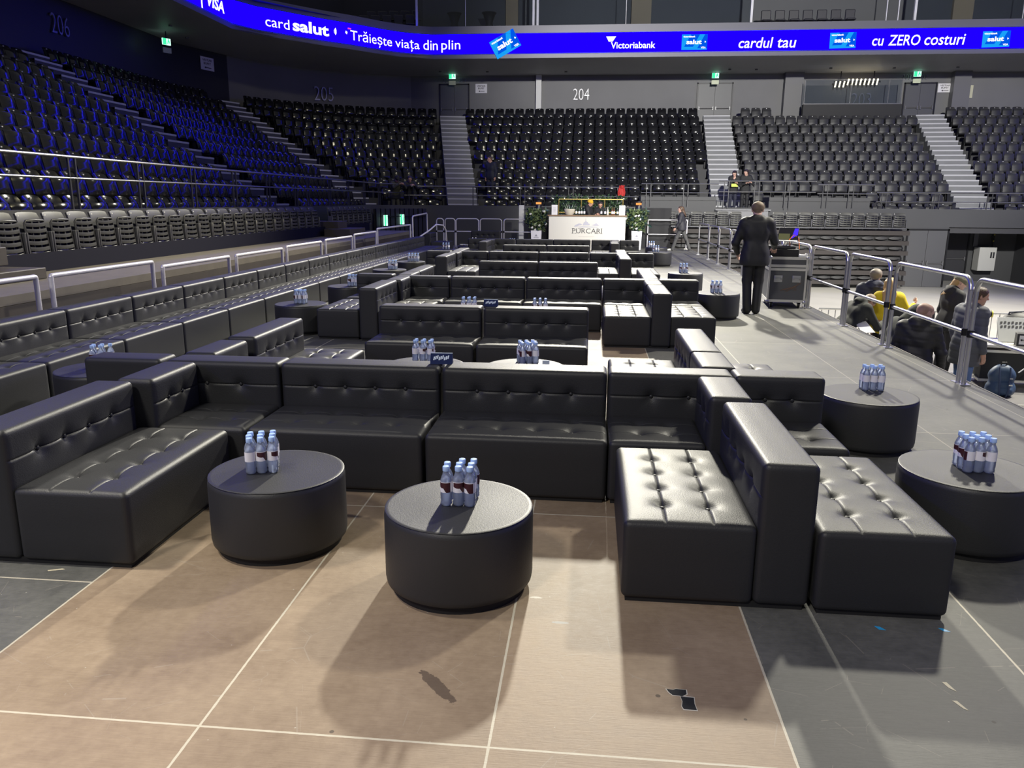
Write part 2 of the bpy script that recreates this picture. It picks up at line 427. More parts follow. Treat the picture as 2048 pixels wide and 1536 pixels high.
def ribstrip(z0, z1, off, m, mi=0, i0=0, i1=None):
    P = [(RIB[i]) for i in range(i0, i1 or ribn)]
    Q = []
    for i in range(len(P)):
        a = Vector(P[max(i-1, 0)]); b = Vector(P[min(i+1, len(P)-1)]); d = (b-a).normalized()
        Q.append((P[i][0]+d.y*off, P[i][1]-d.x*off))
    n = len(Q)
    m.add([(x, y, z0) for x, y in Q]+[(x, y, z1) for x, y in Q], [(i, i+1, n+i+1, n+i) for i in range(n-1)], mi)
    return m
# soffit between wall head and board
m = MB(); RB = [RIB[0], (-13.82, 10), RIB[1], RIB[3], RIB[5], RIB[7], RIB[9], RIB[11], (6, 36.2), RIB[12]]
n = len(WALL)
m.add([(x, y, 8.2) for x, y in WALL]+[(x, y, 8.24) for x, y in RB], [(i, i+1, n+i+1, n+i) for i in range(n-1)])
m.add([(x, y, 8.32) for x, y in WALL]+[(x, y, 8.36) for x, y in RB], [(i, i+1, n+i+1, n+i) for i in range(n-1)])
struct(m.build('ceiling', mat('soffit_panels', (.48, .48, .51), .55, var=.1, vscale=.5), None, 25))
m = MB(); ribstrip(8.22, 8.42, .0, m); ribstrip(9.27, 9.62, .0, m)
struct(m.build('trim_2', mat('fascia_metal', (.12, .12, .14), .45, .3), None, 25))
# ------------------------------------------------------------------ LED ribbon board
LED_BLUE = glow('led_blue', (.0017, .0, 1.0), 8.5)
LED_WHITE = glow('led_white', (1, 1, 1), 1.5)
LED_CYAN = glow('led_cyan', (.01, .36, .95), 1.0); LED_MID = glow('led_mid_blue', (.0, .10, .80), 1.0); LED_PINK = glow('led_pink', (1, .05, .5), 1.0)
board = thing('led_ribbon_board', 'long blue lit advertising ribbon board wrapping round the arena above the lower stands', 'screen', (0, 36.2, 8.42))
board.matrix_world = Matrix.Identity(4); board.location = (-7.3, 36.2, 8.42)
def bpart(mb, name, mats, label=None):
    T = Matrix.Translation((7.3, -36.2, -8.42)); mb.v = [tuple(T @ Vector(p)) for p in mb.v]
    o = mb.build(name, mats, board, 0)
    if label: o['label'] = label
    return o
m = MB(); ribstrip(8.42, 9.27, .03, m); bpart(m, 'led_panel', LED_BLUE)
m = MB(); ribstrip(8.40, 8.42, .05, m); ribstrip(9.27, 9.29, .05, m); bpart(m, 'frame', DARKMETAL)
def onrib(u, w): return rib(u, w, .045)
def word(txt, *a):
    m = MB(); put_text(m, txt, onrib, *a); bpart(m, 'lettering', LED_WHITE, 'white lettering %s' % txt if 'a' in txt and 'bank' not in txt else None)
def mark(pts, name, mt):
    m = MB(); m.add([onrib(u, w) for u, w in pts], [tuple(range(len(pts)))]); bpart(m, name, mt)
word('VISA', 47.16, 48.52, 8.60, 9.02, 0, .03, .2)
word('card', 50.84, 51.92, 8.60, 8.98); word('salut', 52.07, 53.78, 8.60, 9.06, 0, .03)
word('Trăiește', 54.8, 56.98, 8.47, 9.04); word('viața', 57.15, 58.36, 8.48, 8.98); word('din', 58.53, 59.22, 8.60, 9.03); word('plin', 59.39, 60.28, 8.49, 9.03)
word('Victoriabank', 67.22, 69.23, 8.58, 8.86, 0, .015)
word('cardul', 72.92, 74.42, 8.54, 8.98, 0, .008, .15); word('tau', 74.62, 75.43, 8.54, 8.92, 0, .008, .15)
word('cu', 78.69, 79.18, 8.58, 8.88, 0, .008, .15); word('ZERO', 79.38, 80.72, 8.58, 9.02, 0, .008, .15); word('costuri', 80.90, 82.61, 8.58, 9.02, 0, .008, .15)
mark(((46.70, 8.42), (46.80, 8.42), (46.80, 8.9), (46.70, 8.9)), 'bar_mark', LED_WHITE); mark(((67.0, 9.10), (67.45, 9.10), (67.30, 8.88), (67.12, 8.88)), 'emblem', LED_WHITE)
mark(((54.55, 8.86), (54.63, 8.80), (54.66, 8.90), (54.58, 8.95)), 'quote_mark', LED_WHITE); mark(((54.68, 9.02), (54.84, 9.02), (54.84, 9.08), (54.68, 9.08)), 'quote_mark', LED_PINK)
for r in (.06, .11, .16): mark([(53.98+r*cos(a), 8.85+r*1.3*sin(a)) for a in (-.8, -.3, .3, .8)]+[(53.98+r*.72*cos(a), 8.85+r*.94*sin(a)) for a in (.8, .3, -.3, -.8)], 'wave_mark', LED_WHITE)
def card_img(s0, s1, z0, z1, tilt):
    def f(u, w, o):
        uu, ww = (u-.5)*(s1-s0), (w-.5)*(z1-z0); c, s = cos(tilt), sin(tilt)
        return rib((s0+s1)/2+uu*c-ww*s, (z0+z1)/2+uu*s+ww*c, o)
    m = MB()
    def q(pts, o, mi): m.add([f(u, w, o) for u, w in pts], [tuple(range(len(pts)))], mi)
    q(((0, 0), (1, 0), (1, 1), (0, 1)), .05, 0)
    q(((.35, 1), (.7, 1), (.45, .2), (.1, .2)), .055, 1); q(((.9, 1), (1, 1), (1, .1), (.62, .1)), .055, 1)
    put_text(m, 'salut', lambda u, w: f(u, w, .062), .18, .78, .36, .66, 2, .03)
    put_text(m, 'victoriabank', lambda u, w: f(u, w, .062), .05, .52, .80, .92, 2, .02); put_text(m, 'VISA', lambda u, w: f(u, w, .062), .76, .95, .08, .20, 2, .02)
    q(((.9, .45), (.96, .5), (.9, .58)), .062, 2)
    bpart(m, 'card_picture', [LED_CYAN, LED_MID, LED_WHITE], 'light blue bank card picture')
card_img(70.40, 71.53, 8.49, 9.14, 0); card_img(76.87, 77.99, 8.49, 9.14, .02); card_img(83.31, 84.45, 8.47, 9.12, .02); card_img(61.75, 63.0, 8.42, 9.25, .5)

# ------------------------------------------------------------------ glazed boxes above the board
GLASS = bpy.data.materials.new('dark_glass'); GLASS.use_nodes = True; nt = GLASS.node_tree; nt.nodes.clear()
o_ = nt.nodes.new('ShaderNodeOutputMaterial'); t_ = nt.nodes.new('ShaderNodeBsdfTransparent'); g_ = nt.nodes.new('ShaderNodeBsdfGlossy'); x_ = nt.nodes.new('ShaderNodeMixShader'); f_ = nt.nodes.new('ShaderNodeFresnel')
t_.inputs[0].default_value = (.75, .78, .82, 1); g_.inputs['Roughness'].default_value = .03; f_.inputs[0].default_value = 1.5
nt.links.new(f_.outputs[0], x_.inputs[0]); nt.links.new(t_.outputs[0], x_.inputs[1]); nt.links.new(g_.outputs[0], x_.inputs[2]); nt.links.new(x_.outputs[0], o_.inputs[0])
m = MB(); m.box(-8.4, 26, 39.4, 39.5, 9.4, 12.4); m.box(-8.4, 26, 36.3, 39.5, 9.4, 9.5); struct(m.build('wall_suite', mat('suite_wall', (.055, .058, .066), .6, var=.15, vscale=.7)))
m = MB(); m.add([(x, y, z) for z in (9.5, 12.4) for x, y in ((-17.3, 10), (-17.3, 33), (-12.5, 39.5), (-8.4, 39.5))], [(0, 1, 5, 4), (1, 2, 6, 5), (2, 3, 7, 6)])
m.add([(-17.3, 10, 9.45), (-17.3, 33, 9.45), (-12.5, 39.5, 9.45), (-8.4, 39.5, 9.45), (-8.4, 36.1, 9.45), (-10.6, 33.5, 9.45), (-13.9, 29, 9.45), (-13.9, 10, 9.45)], [tuple(range(8))])
struct(m.build('wall_upper', mat('upper_wall', (.03, .03, .036), .7)))
for a, b, nm in ((-8.1, -2.6, 'window_1'), (-2.45, 7.2, 'window_2'), (14.2, 25, 'window_3')):
    m = MB(); m.box(a, b, 36.5, 36.52, 9.62, 12.4); w_ = struct(m.build(nm, GLASS))
    m = MB(); m.box(a, b, 36.44, 36.56, 9.55, 9.63)
    f = m.build('sill', mat('pale_sill', (.62, .62, .64), .4), w_)
    m = MB()
    for x in (a+.02, b-.02): m.box(x-.05, x+.05, 36.44, 36.56, 9.63, 12.4)
    for k in (.42,): m.box(a+(b-a)*k-.012, a+(b-a)*k+.012, 36.48, 36.54, 9.63, 12.4)
    m.build('mullion', mat('pale_mullion', (.5, .5, .52), .4), w_)
for x in (-1.0, 4.6, 13.0, 13.5): 
    m = MB(); m.box(x-.02, x+.02, 36.44, 36.48, 9.3, 12.4)
    if x > 12: struct(m.build('trim_3', mat('pale_post', (.5, .5, .52), .4)))
for x0, x1 in ((1.95, 2.9), (16.9, 17.8), (-4.2, -3.6)):
    m = MB(); m.box(x0, x1, 39.2, 39.4, 9.5, 12.4); struct(m.build('wall_suite_panel', mat('beige_panel', (.30, .23, .14), .6)))
for x in (-6.6, -4.9):
    t = thing('bar_table', 'cocktail table in black cover behind the suite glass, %s' % ('left one' if x < -6 else 'right one'), 'table', (x, 38.2, 9.5))
    m = MB(); m.lathe([(.36, 0), (.30, .2), (.16, .65), (.30, 1.05), (.36, 1.1), (.36, 1.12), (0, 1.12)], 20); m.build('cover', BLACK, t)
# upper seats behind the glass at the left
UP = MB()
UP.box(-.22, .22, -.02, .05, .40, .86, 0, .03); UP.box(-.21, .21, -.30, -.02, .36, .44, 0, .03)
upm = UP.mesh('upper_seat', mat('blue_black_seat', (.012, .012, .02), .5))
k = 0
for row in range(2):
    for j in range(6):
        if row == 1 and j < 1: continue
        k += 1
        o = link('upper_seat', upm); o.location = (-11.3+j*.56+row*.15, 36.6+j*.28+row*.8 if False else 36.9+row*.8, 9.45+row*.35); o.rotation_euler.z = .25
        tag(o, 'dark seat above the ribbon board, %s row, %s from the left' % (('front', 'rear')[row], ('first', 'second', 'third', 'fourth', 'fifth', 'sixth')[j]), 'seat', 'seats above the ribbon board')
for j in range(7):
    o = link('upper_seat', upm); o.location = (8.0+j*.62, 37.4, 9.5)
    tag(o, 'dark seat behind open gap between the suites, %s from the left' % ('first', 'second', 'third', 'fourth', 'fifth', 'sixth', 'seventh')[j], 'seat', 'seats between the suites')
# ------------------------------------------------------------------ sofas
def axis_lines(L, r, step):
    n = max(1, int(round((L-2*r)/step)))
    return [0, .3*r, .65*r]+[r+(L-2*r)*i/n for i in range(n+1)]+[L-.65*r, L-.3*r, L]
def tufted(mb, x0, x1, y0, y1, z0, z1, r, face, buttons, steps, puff=.012, lines=True, seed=0):
    """padded block with rounded edges; face ('+z' or '-y' ...) is buttoned. buttons: (u, v) on that face"""
    lo = (x0, y0, z0); hi = (x1, y1, z1); dim = [hi[i]-lo[i] for i in range(3)]
    A = [axis_lines(dim[i], r, steps[i]) for i in range(3)]
    rowv = sorted(set(round(b_[1], 4) for b_ in buttons)) if lines else []
    fa = {'x': 0, 'y': 1, 'z': 2}[face[1]]; fs_ = 1 if face[0] == '+' else 0
    ua, va = [(1, 2), (0, 2), (0, 1)][fa]
    A[va] = sorted(set(round(t_, 5) for t_ in [t_ for t_ in A[va] if all(abs(t_-rv) > .012 for rv in rowv)]+[rv+e for rv in rowv for e in (-.011, -.0045, 0, .0045, .011)]))
    rnd = random.Random(seed)
    wr = [[(rnd.uniform(0, 2*pi), rnd.uniform(.5, 1)) for _ in range(3)] for _ in buttons]
    def rounding(p):
        q = [min(max(p[i], r), dim[i]-r) for i in range(3)]
        d = Vector((p[0]-q[0], p[1]-q[1], p[2]-q[2]))
        if d.length < 1e-9: return Vector(p)
        d = d.normalized()*r; return Vector((q[0]+d.x, q[1]+d.y, q[2]+d.z))
    rows = sorted(set(round(b[1], 4) for b in buttons))
    def disp(u, v, U, V):
        mask = min(1, min(u, U-u)/r)*min(1, min(v, V-v)/r)
        if mask <= 0: return 0
        h = puff*(1-abs(2*u/U-1)**6)*(1-abs(2*v/V-1)**4)
        for k, (bu, bv) in enumerate(buttons):
            dx, dy = u-bu, v-bv; d2 = dx*dx+dy*dy
            if d2 < .04:
                h -= .019*exp(-d2/.0010)+.008*exp(-d2/.0045)
                a = atan2(dy, dx); d = sqrt(d2)
                for ph, am in wr[k]:
                    h -= .0026*am*exp(-((a-ph+pi) % (2*pi)-pi)**2/.03)*exp(-((d-.055)/.035)**2)
        if lines:
            for rv in rows: h -= .0065*exp(-((v-rv)/.0045)**2)
        return h*mask
    vid = {}; vs = []; fs = []
    for a in range(3):
        b, c = (a+1) % 3, (a+2) % 3
        for sgn in (0, 1):
            ids = []
            for i, pb in enumerate(A[b]):
                row = []
                for j, pc in enumerate(A[c]):
                    p = [0, 0, 0]; p[a] = dim[a]*sgn; p[b] = pb; p[c] = pc
                    key = tuple(round(t, 5) for t in p)
                    if key not in vid:
                        q = rounding(p)
                        if a == fa and sgn == fs_:
                            q[fa] += (1 if fs_ else -1)*disp(p[ua], p[va], dim[ua], dim[va])
                        vid[key] = len(vs); vs.append((q[0]+lo[0], q[1]+lo[1], q[2]+lo[2]))
                    row.append(vid[key])
                ids.append(row)
            for i in range(len(ids)-1):
                for j in range(len(ids[0])-1):
                    f = (ids[i][j], ids[i+1][j], ids[i+1][j+1], ids[i][j+1])
                    fs.append(f if sgn else tuple(reversed(f)))
    mb.add(vs, fs)
    for bu, bv in buttons:
        p = [0, 0, 0]; p[fa] = hi[fa] if fs_ else lo[fa]; p[ua] = lo[ua]+bu; p[va] = lo[va]+bv
        off = -.013 if fs_ else .013; p[fa] += off
        sc = [1, 1, 1]; sc[fa] = .45
        mb.ball(p, .012, 8, 6, 0, sc)
    return mb
SH, BH, SD, BT, GAP = .39, .68, .58, .24, .006
def butts(L, D, n, m): 
    return [(L*(.5+(i-(n-1)/2)*(.20 if n > 2 else .30)*(1.1/L if n > 2 else .62/L*.62/.62)), D*(.5+(j-(m-1)/2)*.36)) for i in range(n) for j in range(m)]
def seat_mesh(L, D, n, m, seed):
    mb = MB(); tufted(mb, -L/2, L/2, 0, D, .02, SH, .028, '+z', butts(L, D, n, m), (.016, .016, .12), .012, True, seed)
    return mb.mesh('seat', LEATHER, 60)
def back_mesh(L, n, seed, T=BT):
    mb = MB(); H = BH-.02
    b = [(L*(.5+(i-(n-1)/2)*(.19 if n > 2 else .30)), H-.155) for i in range(n)]
    tufted(mb, -L/2, L/2, 0, T, .02, BH, .03, '-y', b, (.016, .06, .016), .007, True, seed)
    return mb.mesh('backrest', LEATHER, 60)
def plinth(L, D):
    m = MB(); m.box(-L/2+.02, L/2-.02, .02, D-.02, 0, .03); return m.mesh('plinth', BASE_BLACK, 0)
ML = 1.095; CW = .565
me_seat = {'sofa': seat_mesh(ML, SD, 4, 2, 1), 'chair': seat_mesh(CW, SD, 2, 2, 2), 'bench': None}
me_back = {'sofa': back_mesh(ML, 4, 3), 'chair': back_mesh(CW, 2, 4), 'corner': back_mesh(CW+BT, 2, 5), 'side': back_mesh(SD-.01, 2, 6)}
def bench_mesh():
    mb = MB(Matrix.Translation((CW/2, ML/2, 0)) @ Matrix.Rotation(pi/2, 4, 'Z')); tufted(mb, -ML/2, ML/2, 0, CW, .02, SH, .028, '+z', [(ML*(.5+(i-1.5)*.20), CW*(.5+s*.19)) for s in (-1, 1) for i in range(4)], (.016, .016, .12), .012, True, 8)
    return mb.mesh('seat', LEATHER, 60)
me_seat['bench'] = bench_mesh()
pl = {'sofa': plinth(ML, SD+BT), 'chair': plinth(CW, SD+BT), 'bench': plinth(CW, ML), 'corner': plinth(CW+BT, SD+BT)}
G_SOFA = 'black buttoned leather sofas on the stage'
def sofa_unit(kind, loc, rot, label, back=True):
    """origin at the middle of the front edge, on the floor; sits facing local -y"""
    nm = {'sofa': 'sofa', 'chair': 'single_seat', 'bench': 'bench_seat', 'corner_r': 'corner_sofa', 'corner_l': 'corner_sofa'}[kind]
    t = thing(nm, label, 'bench' if kind == 'bench' else 'sofa', loc, rot, G_SOFA if kind != 'bench' else 'black buttoned bench seats without backs')
    if kind == 'bench':
        link('seat', me_seat['bench'], t); link('plinth', pl['bench'], t); return t
    k = 'chair' if kind != 'sofa' else 'sofa'
    link('seat', me_seat[k], t)
    if kind.startswith('corner'):
        s = 1 if kind == 'corner_r' else -1
        b = link('backrest', me_back['corner'], t); b.location = (s*BT/2, SD+.002, 0)
        b = link('side_back', me_back['side'], t); b.rotation_euler.z = -s*pi/2; b.location = (s*(CW/2+.002), SD/2-.005, 0)
        p = link('plinth', pl['corner'], t); p.location = (s*BT/2, 0, 0)
    else:
        b = link('backrest', me_back[k], t); b.location = (0, SD+.002, 0)
        link('plinth', pl[k], t)
    return t
S = sofa_unit
FR, LF, RT, BK = 0, pi/2, -pi/2, pi       # facing the camera (-y) / facing +x / facing -x / facing +y
ROWN = {1: 'front', 2: 'second', 3: 'third', 4: 'fourth', 5: 'fifth', 6: 'sixth', 7: 'rearmost'}
def facing_cam(kind, x0, y, lab, w=None):
    w = w or {'sofa': ML, 'chair': CW, 'bench': CW, 'corner_r': CW, 'corner_l': CW}[kind]
    return S(kind, (x0+w/2, y, 0), FR, lab)
def mj(): return random.uniform(-.008, .008)
# rows of sofas facing the camera
for row, y, xs in ((1, 2.20, (-1.785, -.672)), (2, 5.22, (-1.92, -.80)), (3, 8.52, (-1.74, -.625)), (4, 11.62, (-1.76, -.655)), (5, 14.45, (-1.94, -.835)), (6, 17.25, (-1.93, -.82)), (7, 20.4, (-1.90, -.80))):
    for x, sd in zip(xs, ('left', 'right')):
        S('sofa', (x+ML/2, y+mj(), 0), FR, 'black buttoned sofa facing the camera, %s of the pair in the %s row' % (sd, ROWN[row]))
# corner units
for row, y, xl, xr in ((1, 2.20, -2.36, .430), (3, 8.52, -2.32, .49), (5, 14.45, -2.52, .285), (7, 20.4, -2.5, .32)):
    S('corner_l', (xl+CW/2, y+mj(), 0), FR, 'black corner sofa closing the left end of the %s row of sofas' % ROWN[row])
    S('corner_r', (xr+CW/2, y+mj(), 0), FR, 'black corner sofa closing the right end of the %s row of sofas' % ROWN[row])
# long sofas at right angles: right hand (face -x) and left hand (face +x), before and behind each corner
xb = .465
S('sofa', (.47, 1.02+ML/2, 0), RT, 'front right black sofa seen from its end, its pale lit buttoned seat facing left')
S('chair', (.475, 3.05+CW/2, 0), RT, 'single black seat facing left right behind the front right corner sofa')
S('sofa', (.475, 3.63+ML/2, 0), RT, 'black sofa facing left whose back rises behind the front right corner')
S('sofa', (.48, 7.40+ML/2, 0), RT, 'black sofa facing left, end to camera, before the right corner of the third row')
S('chair', (.485, 9.37+CW/2, 0), RT, 'single black seat facing left behind the right corner of the third row')
S('sofa', (.485, 9.95+ML/2, 0), RT, 'black sofa facing left beyond the right corner of the third row')
S('sofa', (.285, 13.33+ML/2, 0), RT, 'black sofa facing left, end to camera, before the right corner of the fifth row')
S('sofa', (.285, 15.30+ML/2, 0), RT, 'black sofa facing left beyond the right corner of the fifth row')
S('sofa', (.25, 19.28+ML/2, 0), RT, 'black sofa facing left before the right corner of the rearmost row')
S('sofa', (-1.88, 1.07+ML/2, 0), LF, 'front left black sofa with purple sheen, its seat facing right')
S('chair', (-1.80, 3.06+CW/2, 0), LF, 'single black seat facing right just behind the front left corner sofa')
S('sofa', (-1.80, 3.75+ML/2, 0), LF, 'black sofa facing right whose back stands behind the front left corner')
S('sofa', (-1.80, 7.42+ML/2, 0), LF, 'black sofa facing right, end to camera, before the left corner of the third row')
S('chair', (-1.78, 9.37+CW/2, 0), LF, 'single black seat facing right behind the left corner of the third row')
S('sofa', (-1.78, 9.95+ML/2, 0), LF, 'black sofa facing right beyond the left corner of the third row')
S('sofa', (-1.98, 13.33+ML/2, 0), LF, 'black sofa facing right before the left corner of the fifth row')
S('sofa', (-1.98, 15.30+ML/2, 0), LF, 'black sofa facing right beyond the left corner of the fifth row')
S('sofa', (-1.95, 19.28+ML/2, 0), LF, 'black sofa facing right before the left corner of the rearmost row')
# outer side of the clusters: benches and single seats
S('bench', (1.59, 1.0, 0), FR, 'large black backless bench with lit buttoned top at the front right')
S('chair', (1.525, 2.20, 0), FR, 'single black seat facing the camera beside the right end of the front row')
S('bench', (1.59, 3.56, 0), FR, 'black backless bench just behind the single seat at the right of the front row')
S('bench', (1.57, 7.45, 0), FR, 'black backless bench on the right of the third-row sofa end')
S('chair', (1.57, 8.56, 0), FR, 'single black seat facing the camera at the right of the third row')
S('bench', (1.57, 9.95, 0), FR, 'black backless bench behind the single seat at the right of the third row')
S('chair', (1.39, 14.45, 0), FR, 'single black seat facing the camera at the right of the fifth row')
S('bench', (1.39, 13.33, 0), FR, 'black backless bench in front of the single seat at the right of the fifth row')
S('chair', (1.42, 20.4, 0), FR, 'single black seat facing the camera at the right end of the rearmost row')
S('chair', (-2.93, 3.03+SD, 0), BK, 'single black seat turned away, its plain back showing left of the front corner')
S('bench', (-2.93, 7.5, 0), FR, 'black backless bench with purple sheen left of the third-row sofa end')
S('chair', (-2.93, 8.72, 0), FR, 'single black seat left of the third row corner, behind the purple bench')
S('chair', (-3.06, 14.45, 0), FR, 'single black seat facing the camera left of the fifth row corner')
S('chair', (-3.04, 20.4, 0), FR, 'single black seat facing the camera left of the rearmost row corner')
S('sofa', (-3.62, 26.6, 0), FR, 'black buttoned sofa against the rear stage railing, left of the white post')
S('sofa', (-4.55, 24.9, 0), LF, 'black sofa standing sideways at the rear left of the stage')
# the long run along the left edge
ORD = ['first', 'second', 'third', 'fourth', 'fifth', 'sixth', 'seventh', 'eighth', 'ninth', 'tenth', 'eleventh', 'twelfth', 'thirteenth', 'fourteenth', 'fifteenth', 'sixteenth', 'seventeenth', 'eighteenth', 'nineteenth', 'twentieth', 'twenty-first', 'twenty-second', 'twenty-third', 'twenty-fourth', 'twenty-fifth', 'twenty-sixth', 'twenty-seventh', 'twenty-eighth', 'twenty-ninth', 'thirtieth']
for k in range(-2, 15):
    y = 5.03+k*1.145
    o = S('sofa', (-4.30, y+1.145/2, 0), LF, 'black sofa in the long run along the left stage railing, %s from the camera' % ORD[k+2])
    for c in o.children:
        if c.name.startswith(('seat', 'backrest', 'plinth')): c.scale = (1.04, 1, 1)

# ------------------------------------------------------------------ round tables
def round_table_mesh():
    m = MB(); R, H = .345, .39
    m.lathe([(R-.02, .035), (R-.004, .045), (R, .07), (R, H-.03), (R-.003, H-.014), (R-.010, H-.005), (R-.004, H-.002), (R-.010, H+.001), (R-.022, H), (R*.5, H+.001), (0, H+.001)], 72)
    return m.mesh('padded_drum', LEATHER_TABLE, 60)
tm = round_table_mesh(); m = MB(); m.lathe([(.315, 0), (.315, .04), (0, .04)], 40); tb = m.mesh('plinth', BASE_BLACK)
TABLES = [(-1.30, 1.49, 'front left by the corner sofa'), (-.285, 1.14, 'front middle, nearest the camera'), (2.33, 1.94, 'front right, cut by the photo edge'), (2.37, 3.62, 'on the right walkway behind the single seat of the front row'),
          (-1.10, 4.25, 'behind the left sofa of the front row'), (-.24, 4.28, 'behind the right sofa of the front row'), (2.29, 10.25, 'on the right walkway beside the man in black suit'),
          (2.2, 13.75, 'on the right walkway beyond the one beside the man'), (2.25, 20.5, 'on the right walkway near the rear planter'), (2.35, 22.9, 'farthest on the right walkway, before the planter'),
          (-3.72, 3.72, 'at the left aisle behind the front left sofa'), (-3.60, 8.0, 'at the left aisle beside the purple bench'), (-3.64, 10.3, 'at the left aisle behind the purple bench'), (-3.78, 13.5, 'at the left aisle before the fifth row'),
          (-3.85, 15.7, 'at the left aisle behind the fifth row'), (-3.90, 20.4, 'at the far left aisle beside the rearmost row'),
          (-1.18, 7.55, 'behind the left sofa of the second row'), (-.28, 7.55, 'behind the right sofa of the second row'), (-3.5, 22.3, 'farthest at the left, carrying white crockery'), (-2.3, 23.5, 'at the rear left before the rear sofa')]
for x, y, d in TABLES:
    t = thing('drum_table', 'round black drum table %s' % d, 'table', (x, y, 0), random.uniform(0, 6), 'round black drum tables')
    link('padded_drum', tm, t); link('plinth', tb, t)

# ------------------------------------------------------------------ bottles
BOT = bpy.data.materials.new('clear_blue_plastic'); BOT.use_nodes = True; nt = BOT.node_tree; nt.nodes.clear()
o_ = nt.nodes.new('ShaderNodeOutputMaterial'); t_ = nt.nodes.new('ShaderNodeBsdfTransparent'); d_ = nt.nodes.new('ShaderNodeBsdfTranslucent'); g_ = nt.nodes.new('ShaderNodeBsdfGlossy'); df = nt.nodes.new('ShaderNodeBsdfDiffuse')
a_ = nt.nodes.new('ShaderNodeAddShader'); x1 = nt.nodes.new('ShaderNodeMixShader'); x2 = nt.nodes.new('ShaderNodeMixShader'); fr = nt.nodes.new('ShaderNodeLayerWeight')
t_.inputs[0].default_value = (.92, .95, 1, 1); d_.inputs[0].default_value = (.74, .82, 1, 1); df.inputs[0].default_value = (.70, .78, 1, 1); g_.inputs['Roughness'].default_value = .08; fr.inputs[0].default_value = .35
x3 = nt.nodes.new('ShaderNodeMixShader'); x3.inputs[0].default_value = .3
nt.links.new(d_.outputs[0], x3.inputs[1]); nt.links.new(df.outputs[0], x3.inputs[2])
x1.inputs[0].default_value = .60
nt.links.new(t_.outputs[0], x1.inputs[1]); nt.links.new(x3.outputs[0], x1.inputs[2])
nt.links.new(fr.outputs['Fresnel'], x2.inputs[0]); nt.links.new(x1.outputs[0], x2.inputs[1]); nt.links.new(g_.outputs[0], x2.inputs[2]); nt.links.new(x2.outputs[0], o_.inputs[0])
CAPM = mat('pale_blue_cap', (.42, .60, .98), .35)
LAB = bpy.data.materials.new('printed_label'); LAB.use_nodes = True; nt = LAB.node_tree; B = nt.nodes['Principled BSDF']; B.inputs['Roughness'].default_value = .5
tc = nt.nodes.new('ShaderNodeTexCoord'); vo = nt.nodes.new('ShaderNodeTexVoronoi'); vo.inputs['Scale'].default_value = 26; mp = nt.nodes.new('ShaderNodeMapping'); mp.inputs['Scale'].default_value = (1, 1, 1.2)
nt.links.new(tc.outputs['Object'], mp.inputs[0]); nt.links.new(mp.outputs[0], vo.inputs['Vector'])
sx = nt.nodes.new('ShaderNodeSeparateXYZ'); nt.links.new(tc.outputs['Object'], sx.inputs[0])
g1 = nt.nodes.new('ShaderNodeMath'); g1.operation = 'GREATER_THAN'; g1.inputs[1].default_value = .008; nt.links.new(sx.outputs[0], g1.inputs[0])
g2 = nt.nodes.new('ShaderNodeMath'); g2.operation = 'LESS_THAN'; g2.inputs[1].default_value = .115; nt.links.new(sx.outputs[2], g2.inputs[0])
sp = nt.nodes.new('ShaderNodeSeparateColor'); nt.links.new(vo.outputs['Color'], sp.inputs[0])
g3 = nt.nodes.new('ShaderNodeMath'); g3.operation = 'GREATER_THAN'; g3.inputs[1].default_value = .42; nt.links.new(sp.outputs[0], g3.inputs[0])
q1 = nt.nodes.new('ShaderNodeMath'); q1.operation = 'MULTIPLY'; nt.links.new(g1.outputs[0], q1.inputs[0]); nt.links.new(g2.outputs[0], q1.inputs[1])
q2 = nt.nodes.new('ShaderNodeMath'); q2.operation = 'MULTIPLY'; nt.links.new(q1.outputs[0], q2.inputs[0]); nt.links.new(g3.outputs[0], q2.inputs[1])
mx = nt.nodes.new('ShaderNodeMix'); mx.data_type = 'RGBA'; mx.inputs[6].default_value = (.86, .84, .90, 1); mx.inputs[7].default_value = (.055, .012, .018, 1)
nt.links.new(q2.outputs[0], mx.inputs[0]); nt.links.new(mx.outputs[2], B.inputs['Base Color'])
br = .0265
m = MB(); m.lathe([(.012, 0), (.021, .001), (.0255, .008), (br, .016), (.0245, .026), (br, .034), (br, .118), (.0262, .124), (.0245, .130), (.0205, .142), (.0145, .153), (.0125, .157), (.0125, .166)], 20); bm_ = m.mesh('body', BOT, 60)
m = MB(); m.lathe([(.0150, .166), (.0158, .168), (.0158, .185), (.0145, .1885), (0, .189)], 16); bc = m.mesh('cap', CAPM, 40)
m = MB(); m.lathe([(br+.0006, .068), (br+.0006, .118)], 20); m.f = m.f[:20]; m.m = m.m[:20]; bl = m.mesh('paper_label', LAB, 60)
def bottle(x, y, z, rot, label, group, parts=True):
    t = thing('water_bottle', label, 'bottle', (x, y, z), rot, group)
    b = link('body', bm_, t); link('cap', bc, t); link('paper_label', bl, b)
    return t
ROWW = {2: ('front', 'back'), 3: ('front', 'middle', 'back')}
CLW = {2: ('left', 'right'), 3: ('left', 'middle', 'right'), 4: ('far left', 'inner left', 'inner right', 'far right'), 1: ('only',)}
def cluster(cx, cy, cols, rows, where, rot=0.0, sp=.056, skip=(), z=.392):
    grp = 'water bottles on the drum table %s' % where
    for r in range(rows):
        for c in range(cols):
            if (c, r) in skip: continue
            u, v = (c-(cols-1)/2)*sp, r*sp
            x = cx+u*cos(rot)-v*sin(rot)+random.uniform(-.003, .003); y = cy+u*sin(rot)+v*cos(rot)+random.uniform(-.003, .003)
            bottle(x, y, z, random.uniform(0, 6.28), 'water bottle, %s in the %s rank %s' % (CLW[cols][c], ROWW[rows][r], where), grp)
cluster(-1.36, 1.44, 3, 3, 'front left by the corner sofa', .35)
